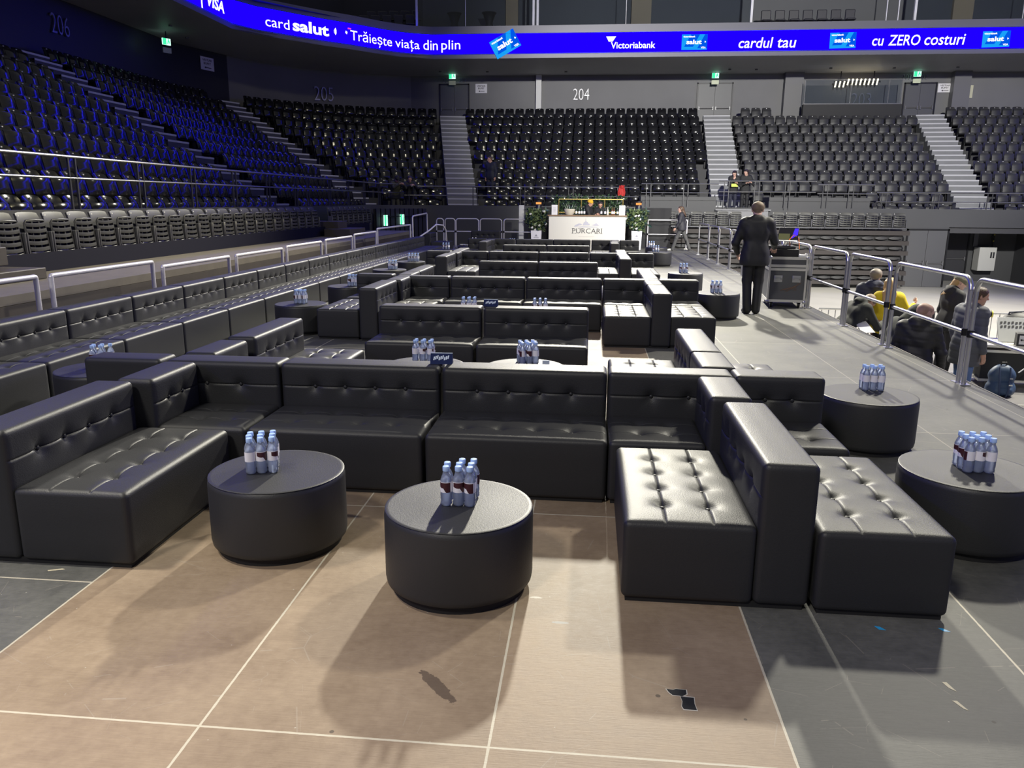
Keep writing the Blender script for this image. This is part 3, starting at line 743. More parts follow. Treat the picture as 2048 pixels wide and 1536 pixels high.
cluster(-.285, 1.12, 3, 3, 'front middle nearest the camera', .0, skip=((0, 2),))
cluster(2.35, 1.89, 3, 3, 'front right at the photo edge', 0)
cluster(2.44, 3.74, 3, 2, 'behind the front right single seat', 0)
cluster(-1.14, 4.36, 3, 2, 'behind the left front-row sofa', 0, .066)
cluster(-.21, 4.38, 3, 3, 'behind the right front-row sofa', .3, .060)
cluster(2.27, 10.22, 3, 2, 'beside the man in black suit', 0, .062)
cluster(2.16, 13.75, 3, 2, 'beyond the man on the right walkway', 0, .062)
cluster(2.14, 20.45, 3, 2, 'near the rear right planter', 0, .07)
cluster(2.2, 22.9, 3, 2, 'farthest on the right walkway', 0, .07)
cluster(-3.72, 3.76, 3, 2, 'behind the front left sofa', .4, .062, skip=((2, 0),))
cluster(-3.60, 7.97, 3, 2, 'beside the purple bench', 0, .058)
cluster(-3.56, 10.25, 3, 2, 'behind the purple bench', 0, .062)
cluster(-3.72, 13.5, 3, 2, 'before the fifth row at left', 0, .066)
cluster(-3.78, 15.7, 4, 2, 'behind the fifth row at left', 0, .07)
cluster(-3.88, 20.4, 3, 2, 'far left by the rearmost row', 0, .08)
cluster(-1.22, 7.5, 3, 2, 'behind the left second-row sofa', 0, .07)
cluster(-.32, 7.5, 3, 2, 'behind the right second-row sofa', 0, .07)
cluster(-2.25, 23.5, 3, 2, 'rear left before the rear sofa', 0, .07)
# crockery and two bottles on the far left table
for k, (dx, dy) in enumerate(((-.2, 0), (-.08, -.03), (.05, .02))):
    m = MB(); m.lathe([(.03, 0), (.07, .02), (.09, .045), (.085, .046), (.06, .02), (0, .012)], 18)
    o = m.build('bowl', WHITE); o.location = (-3.5+dx, 22.3+dy, .392); tag(o, 'white bowl on the far left drum table, %s' % ('leftmost', 'middle one', 'beside the two pale bottles')[k], 'bowl', 'crockery on the far left table')
for k in range(2):
    m = MB(); m.lathe([(.035, 0), (.038, .01), (.038, .16), (.014, .21), (.014, .27), (0, .272)], 16)
    o = m.build('pale_bottle', WHITE); o.location = (-3.37+k*.1, 22.25, .392); tag(o, 'pale bottle on the far left drum table, %s of two' % ('left', 'right')[k], 'bottle', 'pale bottles on the far left table')
# reserved signs on the sofa backs, tent shaped
def tent_sign(loc, rot, label):
    t = thing('table_sign', label, 'sign', loc, rot)
    m = MB(); m.add([(-.075, -.035, 0), (.075, -.035, 0), (.075, 0, .07), (-.075, 0, .07), (-.075, .035, 0), (.075, .035, 0)], [(0, 1, 2, 3), (3, 2, 5, 4), (0, 3, 4), (1, 5, 2), (0, 4, 5, 1)])
    m.build('card', mat('navy_card', (.02, .03, .09), .85, spec=.1), t, 0)
    m = MB()
    f = lambda u, w: (u, -.036+.035*w/.07, w)
    for k in range(9): m.add([f(-.055+k*.012+a*.008+b*.004, .026+b*.022+(k % 3)*.004) for a, b in ((0, 0), (1, 0), (1, 1), (0, 1))], [(0, 1, 2, 3)])
    m.box(-.075, .075, -.002, .002, .068, .073)
    m.build('lettering', mat('pale_blue_print', (.55, .66, .82), .4), t, 0)
    return t
tent_sign((-.70, 2.93, BH), .05, 'small dark blue tent sign on top of the front row sofa back')
tent_sign((-.74, 5.94, BH), -.05, 'small dark blue tent sign on top of the second row sofa back')
m = MB(); m.box(-.02, .02, -.02, .02, 0, .06, 0, .003); o = m.build('small_box', WHITE); o.location = (-.97, 4.33, .392); tag(o, 'small white box beside the bottles behind the left front-row sofa', 'box')
m = MB(); m.box(-.03, .03, -.01, .01, 0, .05, 0, .003); o = m.build('small_box', mat('pale_blue_box', (.5, .58, .7), .4)); o.location = (-.06, 4.30, .392); tag(o, 'small pale blue box beside the bottles behind the right front-row sofa', 'box')
# scraps of tape on the floor
def patch(poly, z, name, mt, label, cat, edge=None, grp=None):
    m = MB(); m.prism(poly, lambda p: (p[0], p[1], .0004), lambda p: (p[0], p[1], z)); o = m.build(name, mt, None, 0); tag(o, label, cat, grp)
    if edge:
        cx = sum(p[0] for p in poly)/len(poly); cy = sum(p[1] for p in poly)/len(poly)
        m = MB(); big = [(cx+(p[0]-cx)*1.10, cy+(p[1]-cy)*1.12) for p in poly]
        m.prism(big, lambda p: (p[0], p[1], .0002), lambda p: (p[0], p[1], z*.6)); m.build('torn_rim', edge, o, 0)
TAPE = mat('black_tape', (.022, .023, .026), .75, spec=.2); RIM = mat('torn_white', (.62, .60, .54), .7)
patch([(.617, .387), (.640, .384), (.652, .390), (.689, .389), (.688, .362), (.672, .350), (.636, .352), (.624, .368)], .0012, 'tape_scrap', TAPE, 'upper black tape scrap with torn white edge on the brown boards', 'tape', RIM)
patch([(.664, .346), (.712, .344), (.710, .308), (.714, .272), (.668, .273), (.663, .290), (.668, .318)], .0012, 'tape_scrap', TAPE, 'lower black tape scrap with torn white edge on the brown boards', 'tape', RIM)
BLUE_T = mat('blue_tape', (.03, .36, .72), .4); CREAM_T = mat('masking_tape', (.55, .50, .36), .6)
patch([(1.545, .935), (1.568, .93), (1.585, .905), (1.556, .907)], .001, 'tape_scrap', BLUE_T, 'bright blue tape scrap before the backless bench, left one', 'tape')
patch([(1.812, .948), (1.832, .945), (1.853, .921), (1.826, .922)], .001, 'tape_scrap', BLUE_T, 'bright blue tape scrap at the right corner of the backless bench', 'tape')
patch([(1.66, .545), (1.677, .545), (1.69, .488), (1.67, .508)], .001, 'tape_scrap', CREAM_T, 'cream tape scrap on the dark boards, the upper of two', 'tape')
patch([(1.648, .43), (1.665, .43), (1.682, .375), (1.668, .385)], .001, 'tape_scrap', CREAM_T, 'cream tape scrap on the dark boards, the lower of two', 'tape')
patch([(-2.29, 1.02), (-2.23, 1.045), (-2.21, 1.038), (-2.28, 1.012)], .001, 'tape_scrap', CREAM_T, 'cream tape scrap on the floor under the front left sofa', 'tape')
# ------------------------------------------------------------------ stadium seats
def seat_parts(rough_mat):
    parts = {}
    m = MB(); g = []
    for i in range(7):
        t = i/6; z = .42+.44*t; row = []
        hw = .212*(1-.10*max(0, (t-.75)/.25)**2)
        for j in range(7):
            u = -1+2*j/6
            zz = z-.02*abs(u)**3*t**4
            row.append((u*hw, .02+.11*t-.045*u*u+(.022 if i == 6 else 0), zz))
        g.append(row)
    m.shell(g, -.022)
    m.box(-.017, .017, .094, .118, .800, .822, 1)
    parts['backrest'] = m.mesh('backrest', [rough_mat, PLATE], 50)
    m = MB(); P = [(.02, .385), (-.05, .360), (-.10, .362), (-.122, .385), (-.118, .42), (-.098, .52), (-.078, .62), (-.060, .71), (-.04, .722)]
    g = []
    for y, z in P:
        g.append([(-.205+.41*j/6, y-.038*(1-(2*j/6-1)**2)*min(1, max(0, (z-.36)/.06)), z) for j in range(7)])
    m.shell(g, .018)
    parts['seat_pan'] = m.mesh('seat_pan', rough_mat, 50)
    m = MB(); m.box(-.235, -.215, -.05, .10, .0, .55, 0, .006); m.box(.215, .235, -.05, .10, .0, .55, 0, .006); m.box(-.22, .22, 0, .05, .34, .40)
    parts['bracket'] = m.mesh('bracket', DARKMETAL, 0)
    return parts
SP = {0: seat_parts(SEAT_GLOSS), 1: seat_parts(SEAT_MATTE)}
SEG206 = 21.5; PITCH_S = .515
def near_line(p, a, b, w):
    a, b, p = Vector(a), Vector(b), Vector(p); d = (b-a); t = max(0, min(1, (p-a).dot(d)/d.dot(d))); return (p-a-d*t).length < w
AIS = [((-8.0, 30.2), (-16.4, 33.3)), ((-5.0, 31.0), (-7.1, 39.6)), ((5.9, 31.0), (6.4, 39.6)), ((15.75, 31.0), (16.55, 39.6))]
spots = []   # x, y, z, rot, kind, tribune, row, index
for i in range(NROW):
    r, z = row_r(i), row_z(i)
    run = []
    y = 6.2+(i % 2)*.1
    while y < 28.9: run.append((-6.2-r, y, pi/2, 'left')); y += PITCH_S
    n = int(r*pi/2/PITCH_S)
    for k in range(n):
        th = pi-(k+.5)/n*pi/2
        run.append((C0.x+r*cos(th), C0.y+r*sin(th), atan2(-cos(th), sin(th)), 'corner'))
    x = -6.1
    while x < 24: run.append((x, 29+r, 0.0, 'back')); x += PITCH_S
    cnt = {}
    for x, y, ph, tr in run:
        if tr == 'left' and abs(y-SEG206) < .90: continue
        if any(near_line((x, y), a, b, .92) for a, b in AIS): continue
        if tr == 'back' and i < 2 and (2.2 < x < 7.2 or 7.4 < x < 11.5): continue
        if tr == 'back' and i == NROW-1 and 9.3 < x < 15.6: continue
        if tr == 'corner': sec = 'corner'
        elif tr == 'left': sec = 'left' if y < SEG206 else 'left far'
        else: sec = 'corner' if x < -6 else 'centre' if x < 6 else 'right' if x < 16 else 'far right'
        px, py, d = project((x, y, z+.6))
        inside = d > .5 and -60 < px < 2108 and -40 < py < 1560
        kk = cnt.get(sec, 0)+1; cnt[sec] = kk
        matte = 1 if (sec in ('right', 'far right')) else 0
        spots.append([x, y, z, ph, matte, sec, i, kk, inside, d])
vis = sorted([s_ for s_ in spots if s_[8]], key=lambda s_: s_[9])
own = vis[:300]; rest = vis[300:]
SECN = {'left': 'near left stand', 'left far': 'farther left stand', 'corner': 'curved corner stand', 'centre': 'centre stand', 'right': 'right rear stand', 'far right': 'far right stand'}
protos = {}
for x, y, z, ph, mt, sec, i, kk, _, d in own:
    lab = '%s black seat in the %s row up of the %s, %s along' % ('matte' if mt else 'glossy', ORD[i], SECN[sec], ORD[kk-1] if kk <= 30 else 'seat %d' % kk)
    t = thing('stadium_seat', lab, 'seat', (x, y, z), ph, 'black tip-up seats in the stands')
    for nm, me in SP[mt].items(): link(nm, me, t)
# the remaining seats, too many to count one by one
def merged(spots_, name):
    V = []; F = []; M = []; off = 0
    for mt in (0, 1):
        base = []
        for nm, me in SP[mt].items():
            n = len(me.vertices); co = np.zeros(n*3); me.vertices.foreach_get('co', co)
            fs = [tuple(p.vertices) for p in me.polygons]
            mi = [(mt*3+(2 if nm == 'bracket' else p.material_index)) for p in me.polygons]
            base.append((co.reshape(-1, 3), fs, mi))
        for s_ in spots_:
            if s_[4] != mt: continue
            c, q = cos(s_[3]), sin(s_[3]); Rm = np.array([[c, -q, 0], [q, c, 0], [0, 0, 1]])
            for co, fs, mi in base:
                V.append(co @ Rm.T+np.array(s_[:3])); F += [tuple(a+off for a in f) for f in fs]; M += mi; off += len(co)
    me = bpy.data.meshes.new(name); me.from_pydata(np.concatenate(V).tolist(), [], F)
    for mm in (SEAT_GLOSS, PLATE, DARKMETAL, SEAT_MATTE, PLATE, DARKMETAL): me.materials.append(mm)
    me.polygons.foreach_set('material_index', M); me.polygons.foreach_set('use_smooth', [True]*len(F)); me.set_sharp_from_angle(angle=radians(50))
    o = link(name, me); return o
o = merged(rest, 'stadium_seats'); tag(o, 'hundreds of further black tip-up seats filling the upper rows of the stands', 'seats', None, 'stuff')

# stair aisles
def stairs(a, b, w, name, lab, bright):
    a, b = Vector(a), Vector(b); d = (b-a).normalized(); sd = Vector((d.y, -d.x)); n = NROW*2; L = (b-a).length
    m = MB()
    for k in range(n):
        p = a+d*(L*k/n); z1 = Z0+RISE*(k+1)/2
        q = a+d*(L*(k+1)/n+.05)
        c = [p-sd*w/2, p+sd*w/2, q+sd*w/2, q-sd*w/2]
        m.prism([(v.x, v.y) for v in c], lambda u: (u[0], u[1], z1-.5), lambda u: (u[0], u[1], z1), 0)
        e = [p-sd*w/2-d*.01, p+sd*w/2-d*.01, p+sd*w/2+d*.07, p-sd*w/2+d*.07]
        m.prism([(v.x, v.y) for v in e], lambda u: (u[0], u[1], z1-.05), lambda u: (u[0], u[1], z1+.006), 1)
    o = m.build(name, [STEP if bright else CONC, NOSING], None, 0); tag(o, lab, 'stairs', 'aisle stairs in the stands'); return o
stairs((-8.4, 21.5), (-17.0, 21.5), 1.25, 'aisle_stairs', 'dark aisle steps with pale nosings climbing through the left stand', 0)
stairs((-8.3, 30.15), (-16.3, 33.2), 1.25, 'aisle_stairs', 'dark aisle steps with pale nosings between the left stand and the corner stand', 0)
stairs((-5.05, 31.2), (-7.05, 39.9), 1.3, 'aisle_stairs', 'grey concrete aisle steps left of the centre stand', 1)
stairs((5.95, 31.2), (6.4, 39.9), 1.3, 'aisle_stairs', 'grey concrete aisle steps right of the centre stand, behind the two leaning people', 1)
stairs((15.8, 31.2), (16.6, 39.9), 1.3, 'aisle_stairs', 'grey concrete aisle steps at the far right', 1)
# raised landings behind the rails
for x0, x1, nm in ((2.3, 5.35, 'left'), (7.45, 11.4, 'right')):
    m = MB(); m.box(x0, x1, 31.14, 32.55, .9, 2.0); m.box(x0, x1, 31.10, 31.16, 1.85, 1.95); struct(m.build('platform', PARAPET, None, 0))
m = MB(); m.box(5.4, 7.4, 30.9, 32.3, .9, 1.46); m.box(5.3, 7.5, 30.86, 30.95, 1.46, 1.52); struct(m.build('platform', mat('landing', (.2, .2, .21), .5), None, 0))

# ------------------------------------------------------------------ rails along the bowl
def rail_post_pair(mb, p, z0, z1, dirv, r=.024):
    for k in (-.09, .09):
        q = (p[0]+dirv[0]*k, p[1]+dirv[1]*k); mb.box(q[0]-r, q[0]+r, q[1]-r, q[1]+r, z0, z1)
DARKRAIL = mat('dark_grey_post', (.05, .05, .055), .45, .4)
def bowl_rail(pts, z0, zt, zm, lab, mt, label_z=None, posts=2.0):
    t = thing('guard_rail', lab, 'railing', (pts[0][0], pts[0][1], z0), 0, 'guard rails of the stands')
    T = Matrix.Translation((-pts[0][0], -pts[0][1], -z0))
    m = MB(T); m.tube([(x, y, zt) for x, y in pts], .024, 8); m.build('top_rail', mt, t)
    m = MB(T); m.tube([(x, y, zm) for x, y in pts], .02, 8); m.build('middle_rail', mt, t)
    acc = 0; last = None
    for a, b in zip(pts, pts[1:]):
        d = Vector((b[0]-a[0], b[1]-a[1])); L = d.length; d.normalize(); s_ = (.3 if last is None else posts-acc)
        while s_ < L:
            for kk in (-.09, .09):
                m = MB(T); qx, qy = a[0]+d.x*(s_+kk), a[1]+d.y*(s_+kk); m.box(qx-.016, qx+.016, qy-.016, qy+.016, z0, zt); m.build('post', DARKRAIL, t, 0)
            last = s_; s_ += posts
        acc = L-(last or 0)
    return t
bowl_rail([(-8.24, 6.0), (-8.24, 20.9)], 1.56, 2.42, 2.08, 'grey guard rail along the front of the left stand', STEEL_DARK)
bowl_rail([(-8.24, 21.0), (-8.24, 29.0)]+[(C0.x+2.04*cos(a), C0.y+2.04*sin(a)) for a in (2.9, 2.6, 2.3)], 1.56, 2.42, 2.08, 'grey guard rail at the far end of the left stand curving into the corner', STEEL_DARK)
bowl_rail([(C0.x+2.04*cos(a), C0.y+2.04*sin(a)) for a in (2.25, 1.9, 1.6)]+[(-4.0, 31.05), (2.2, 31.05)], 1.56, 2.35, 1.98, 'grey guard rail along the front of the centre stand', STEEL_DARK)
bowl_rail([(2.3, 31.05), (5.4, 31.05)], 1.56, 2.50, 2.15, 'grey guard rail on the landing left of the stairs', STEEL_DARK, posts=1.5)
bowl_rail([(5.4, 30.95), (9.2, 30.95)], 1.52, 2.62, 2.2, 'grey guard rail the two people lean on', STEEL_DARK, posts=1.2)
bowl_rail([(9.3, 31.05), (11.5, 31.05)], 1.56, 2.50, 2.15, 'grey guard rail right of the leaning people', STEEL_DARK, posts=1.0)
bowl_rail([(11.6, 31.05), (20, 31.05)], 1.56, 2.20, 1.85, 'grey guard rail along the front of the far right stand', STEEL_DARK)

# ------------------------------------------------------------------ left terrace with slatted seats
m = MB(); m.box(-7.3, -5.75, -2, 24.5, .66, .76); struct(m.build('platform', WOOD_GREY, None, 0))
m = MB(); m.box(-5.79, -5.74, -2, 24.5, -1.0, .655); struct(m.build('platform_fascia', BROWN_BOARD, None, 0))
m = MB(); m.box(-7.32, -7.28, -2, 24.5, -1.4, 1.02); struct(m.build('seat_row_skirt', NAVY, None, 0))
m = MB(); m.box(-8.2, -7.3, -2, 24.5, .9, 1.0); struct(m.build('platform', BROWN_BOARD, None, 0))
for y0, y1, z0, z1, x0, x1, lab in ((4.6, 6.7, .96, 1.18, -7.5, -6.75, 'upper brown box step at the near end of the slatted seats'), (5.2, 7.15, .76, .90, -7.2, -6.6, 'lower brown box step at the near end of the slatted seats'),
                            (19.9, 20.75, .96, 1.16, -7.9, -6.9, 'upper brown box step between the slatted seats'), (19.4, 20.9, .76, .97, -7.15, -6.4, 'lower brown box step between the slatted seats')):
    m = MB(); m.box(x0, x1, y0, y1, z0, z1, 0, .01); o = m.build('box_step', BROWN_BOARD); tag(o, lab, 'step', 'brown box steps on the left terrace')
def slatted():
    parts = {}
    m = MB(); g = []
    for i in range(7):
        t = i/6; hw = .225*(1-.06*max(0, (t-.8)/.2)**2)
        g.append([(u*hw, .07+.06*t-.02*u*u+(.02 if i == 6 else 0), .12+.45*t-.015*abs(u)**4*t**4) for u in [-1+2*j/6 for j in range(7)]])
    m.shell(g, -.028); m.box(-.21, -.18, .095, .10, .515, .535, 1); parts['backrest'] = m.mesh('backrest', [SLAT_GREY, PLATE], 50)
    m = MB()
    yf = lambda z, u=0: -.02+.05*(z/.5)-.02*(1-u*u)
    m.tube([(-.20, yf(.02, 1), .02), (-.205, yf(.2, 1), .2), (-.20, yf(.42, 1), .42), (-.17, yf(.45, .8), .455), (0, yf(.46), .462), (.17, yf(.45, .8), .455), (.20, yf(.42, 1), .42), (.205, yf(.2, 1), .2), (.20, yf(.02, 1), .02), (0, yf(.0), .005)], .015, 8, closed=True)
    for k in range(5):
        z = .055+k*.082
        g = [[(u*.198, yf(z, u)+dy, z-.012*(1-u*u)+dz) for u in [-1+2*j/8 for j in range(9)]] for dz, dy in ((0, 0), (.024, -.004), (.047, 0))]
        m.shell(g, .012)
    for u in (-.07, .07): m.box(u-.012, u+.012, .0, .02, .03, .44)
    m.box(-.19, .19, .028, .036, .03, .44, 1)  # dark sheet behind the slats, painting the shade in the gaps
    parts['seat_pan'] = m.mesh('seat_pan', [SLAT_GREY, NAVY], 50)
    m = MB()
    for s_ in (-1, 1): m.box(s_*.245-.014, s_*.245+.014, -.05, .10, .0, .30, 0, .008)
    m.box(-.26, .26, -.03, .06, -.06, .0, 0, .01); parts['frame'] = m.mesh('frame', mat('beam_grey', (.10, .10, .11), .45, .3), 40)
    return parts
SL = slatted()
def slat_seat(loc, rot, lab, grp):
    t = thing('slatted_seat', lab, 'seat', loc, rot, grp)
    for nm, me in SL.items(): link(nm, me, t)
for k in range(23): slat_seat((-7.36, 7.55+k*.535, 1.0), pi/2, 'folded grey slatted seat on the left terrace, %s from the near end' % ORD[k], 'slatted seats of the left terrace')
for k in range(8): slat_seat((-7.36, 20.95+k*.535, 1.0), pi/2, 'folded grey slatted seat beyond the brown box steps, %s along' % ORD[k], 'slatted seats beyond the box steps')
# telescopic stand at the rear right
st = thing('telescopic_stand', 'folded telescopic stand of brown boards and black seats at the rear right wall', 'stand', (7.6, 30, -1.5))
m = MB(); 
for k in range(6): m.box(-5.2, 5.05, .02-.02*k+.0, .95, 2.24-.385*k-.165, 2.24-.385*k)
m.build('board', mat('brown_riser', (.026, .021, .020), .65, var=.2, vscale=2), st, 0)
m = MB(); m.box(-5.2, 4.85, .18, .95, .05, 2.2); m.build('recess', BLACK, st, 0)
fm = MB(); fm.tube([(u*.24, -.02-.03*(1-u*u), .045*(1-u*u)) for u in [-1+2*j/10 for j in range(11)]], .016, 6)
fm.tube([(u*.24, -.02-.03*(1-u*u), -.045*(1-u*u)) for u in [-1+2*j/10 for j in range(11)]], .016, 6)
g = [[(u*.235, .0-.02*(1-u*u), w*.04*(1-u*u)-.005) for u in [-1+2*j/8 for j in range(9)]] for w in (-1, 0, 1)]
fm.shell(g, .02); fme = fm.mesh('folded_seat', mat('stand_seat_grey', (.05, .05, .052), .4), 50)
for r in range(5):
    for k in range(19):
        o = link('folded_seat', fme, st); o.location = (-4.75+k*.515+(r % 2)*.04, .05-.02*r, 2.24-.385*r-.275)
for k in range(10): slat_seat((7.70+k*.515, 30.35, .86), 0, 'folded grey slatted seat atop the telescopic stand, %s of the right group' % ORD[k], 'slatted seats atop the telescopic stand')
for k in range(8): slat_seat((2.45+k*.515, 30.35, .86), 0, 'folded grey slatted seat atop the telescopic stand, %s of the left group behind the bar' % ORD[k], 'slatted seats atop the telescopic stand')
m = MB(); m.box(6.5, 7.2, 30.1, 30.9, .76, 1.2, 0, .01); o = m.build('box_step', SOOT); tag(o, 'dark box step between the two groups of slatted seats behind the suited man', 'step')

# ------------------------------------------------------------------ doors, signs, numbers
def door(nm, x0, x1, z0, z1, y, leaves=2, mt=None):
    mt = mt or mat('grey_door', (.075, .076, .082), .45)
    m = MB(); m.box(x0-.06, x0, y-.05, y+.06, z0, z1+.06); m.box(x1, x1+.06, y-.05, y+.06, z0, z1+.06); m.box(x0-.06, x1+.06, y-.05, y+.06, z1, z1+.06)
    fr_ = struct(m.build(nm, DARKMETAL, None, 0)); w = (x1-x0)/leaves
    for k in range(leaves):
        m = MB(); m.box(x0+w*k+.006, x0+w*(k+1)-.006, y-.02, y+.03, z0, z1-.005); lf = m.build('leaf', mt, fr_, 0)
        m = MB(); m.tube([(x0+w*k+.08, y-.08, z0+.95), (x0+w*(k+1)-.08, y-.08, z0+.95)], .018, 8)
        m.box(x0+w*k+.05, x0+w*k+.10, y-.09, y-.02, z0+.88, z0+1.04); m.box(x0+w*(k+1)-.10, x0+w*(k+1)-.05, y-.09, y-.02, z0+.88, z0+1.04); m.build('push_bar', STEEL_DARK, lf)
door('door_1', -7.9, -6.4, 5.56, 7.75, 41.15); door('door_2', 5.6, 7.3, 5.56, 7.72, 41.15); door('door_3', 15.85, 17.3, 5.56, 7.66, 41.15)
door('door_4', 12.95, 14.45, -1.49, .75, 30.98)
door('door_5', 14.7, 16.6, -1.49, .55, 33.95, 2, mat('black_door', (.02, .02, .024), .5))
GREENLIT = glow('exit_green', (.05, .75, .35), 1.3); PALE_LIT = glow('exit_pale', (.55, .95, .75), 1.6); CREAMLIT = mat('cream_plate', (.55, .60, .42), .5)
def exit_sign(loc, rot, lab, sub=True, s=1.0, wx=1.0):
    t = thing('exit_sign', lab, 'sign', loc, rot, 'lit green exit signs')
    m = MB(); m.box(-.17*s, .17*s, -.03, .03, 0, .24*s); m.build('light_box', PALE_LIT, t, 0)
    m = MB(); a = -.034
    m.add([(x*s, a, z*s) for x, z in ((-.17, 0), (-.02, 0), (-.02, .24), (-.17, .24))], [(0, 1, 2, 3)])
    m.add([(x*s, a, z*s) for x, z in ((.02, .03), (.05, .03), (.08, .12), (.12, .05), (.15, .05), (.10, .19), (.05, .19))], [tuple(range(7))]); m.ball((.08*s, a, .21*s), .02*s, 8, 5)
    m.build('pictogram', GREENLIT, t, 0)
    m = MB(); m.box(-.015, .015, -.015, .015, .24*s, .5); m.build('stem', DARKMETAL, t, 0)
    t.scale = (wx, 1, 1)
    if sub: m = MB(); m.box(-.18, .18, -.02, .02, -.30, -.10); m.build('plate', CREAMLIT, t, 0)
exit_sign((-7.15, 40.6, 7.98), 0, 'green exit sign over the left rear double door'); exit_sign((6.35, 40.6, 7.92), 0, 'green exit sign over the middle rear double door'); exit_sign((16.15, 40.6, 7.92), 0, 'green exit sign over the right rear double door')
exit_sign((-16.6, 29.3, 7.68), pi/2-.5, 'lit exit sign hanging at the far end of the left wall')
exit_sign((-7.68, 28.2, .80), .9, 'tall lit exit sign on the dark gate, left one', False, 1.7, .27); exit_sign((-7.22, 29.0, .84), .6, 'tall lit exit sign on the dark gate, right one', False, 1.6, .30)
def paper(loc, rot, w, h, lab, txt=True):
    t = thing('paper_sign', lab, 'sign', loc, rot, 'paper direction signs on the walls' if txt else None)
    m = MB(); m.box(-w/2, w/2, -.01, 0, 0, h); m.build('sheet', PAPER if txt else mat('yellowed_sheet', (.50, .49, .36), .6), t, 0)
    if txt:
        m = MB(); f = lambda u, v: (u, -.013, v)
        put_text(m, 'VESTIAR', f, -w*.36, w*.36, h*.68, h*.86, 0, .02); put_text(m, 'BUFET', f, -w*.27, w*.27, h*.42, h*.60, 0, .02)
        m.add([f(x*w, z*h) for x, z in ((-.25, .20), (-.12, .29), (-.12, .23), (.28, .23), (.28, .17), (-.12, .17), (-.12, .11))], [tuple(range(7))]); m.build('print', INK, t, 0)
paper((-5.70, 41.17, 7.34), 0, .62, .46, 'white paper direction sign beside the left rear door'); paper((17.75, 41.17, 7.25), 0, .66, .42, 'white paper direction sign beside the right rear door')
paper((-16.95, 33.35, 7.36), pi/2-.30, .80, .55, 'white paper direction sign on the dark corner wall'); paper((18.75, 41.17, 6.98), 0, .72, .6, 'blank yellowish sheet on the far right wall', False)
LETM = mat('brushed_letters', (.28, .28, .30), .35, .6); LETD = mat('dull_letters', (.20, .20, .22), .4, .5)
def number(txt, fn, w, h, lab, mt=LETM):
    m = MB(); vs, fs, (xa, xb, ya, yb) = text_data(txt, 1.0, -.012)
    n = len(vs); A = [fn((v[0]-xa)/(xb-xa)*w-w/2, (v[1]-ya)/(yb-ya)*h, .0) for v in vs]; B_ = [fn((v[0]-xa)/(xb-xa)*w-w/2, (v[1]-ya)/(yb-ya)*h, .05) for v in vs]
    m.add(A, [tuple(reversed(f)) for f in fs]); m.add(B_, fs)
    cnt = {}
    for f in fs:
        for a, b in zip(f, f[1:]+f[:1]): cnt[a, b] = 1
    m.add(A+B_, [(a, b, n+b, n+a) for a, b in cnt if (b, a) not in cnt])
    o = m.build('section_number', mt, None, 0); tag(o, lab, 'sign', 'section numbers on the walls')
number('206', lambda u, v, o: (-17.50+o, 24.1+u, 7.05+v), .92, .62, 'metal section number 206 on the dark left wall')
number('205', lambda u, v, o: (-13.55+u*.80+o*.59, 38.98+u*.60-o*.8-.05, 6.72+v), 1.0, .68, 'metal section number 205 on the curved corner wall')
number('204', lambda u, v, o: (-.42+u, 41.18-o, 6.97+v), .84, .56, 'metal section number 204 on the rear wall')
number('203', lambda u, v, o: (13.75+u, 41.18-o, 6.62+v), .95, .62, 'metal section number 203 on the rear wall behind the glass box')
for x, tx, lab in ((-7.55, '205', 'small number 205 left of the exit sign'), (-6.72, '204', 'small number 204 right of the exit sign'), (15.85, '203', 'small number 203 left of the right exit sign'), (16.65, '202', 'small number 202 right of the right exit sign')):
    number(tx, lambda u, v, o, x=x: (x+u, 41.18-o, 7.86+v), .42, .24, lab, LETD)
# pillars and wall strips
m = MB(); m.box(-2.78, -2.50, 40.9, 41.2, 5.5, 8.2); struct(m.build('trim_4', mat('white_pillar', (.62, .62, .60), .5), None, 0))
for x0, x1 in ((9.85, 10.75), (18.0, 18.8)):
    m = MB(); m.box(x0, x1, 40.75, 41.2, 5.5, 8.2); struct(m.build('trim_5', mat('grey_pillar', (.13, .13, .135), .5), None, 0))
# glazed commentary box in section 203
t = thing('glass_booth', 'glass fronted booth with black skirt on the rear wall at right', 'booth', (12.95, 40, 5.7))
m = MB(); m.box(-2.35, 2.35, -.2, .1, .0, .85); m.build('skirt', BLACK, t, 0)
m = MB(); m.box(-2.3, 2.3, -.05, -.03, .9, 2.0); m.build('pane', GLASS, t, 0)
m = MB()
for x in (-2.3, -.1, 1.7, 2.3): m.box(x-.01, x+.01, -.07, -.02, .85, 2.0)
m.box(-2.35, 2.35, -.07, -.02, .86, .90); m.build('frame', STEEL_DARK, t, 0)
# lamps mirrored in that glass, painted as a strip of glowing tubes inside the booth
t = thing('lamp_reflections', 'row of warm glowing tubes painting the lamps reflected in the booth glass', 'lamp', (13.0, 40.6, 7.55))
m = MB(); m.box(-.8, 1.45, .05, .1, .12, .2); m.box(-.5, -.46, .05, .1, .2, .68); m.box(1.1, 1.14, .05, .1, .2, .68); m.build('rail', DARKMETAL, t, 0)
GL = glow('reflected_lamp_glow', (1, .86, .55), 5)
for k in range(11):
    m = MB(); m.tube([(-.75+k*.2, .0, .0-.10*(k < 3)), (-.70+k*.2, .0, .28-.10*(k < 3))], .035, 8); m.build('lamp', GL, t)
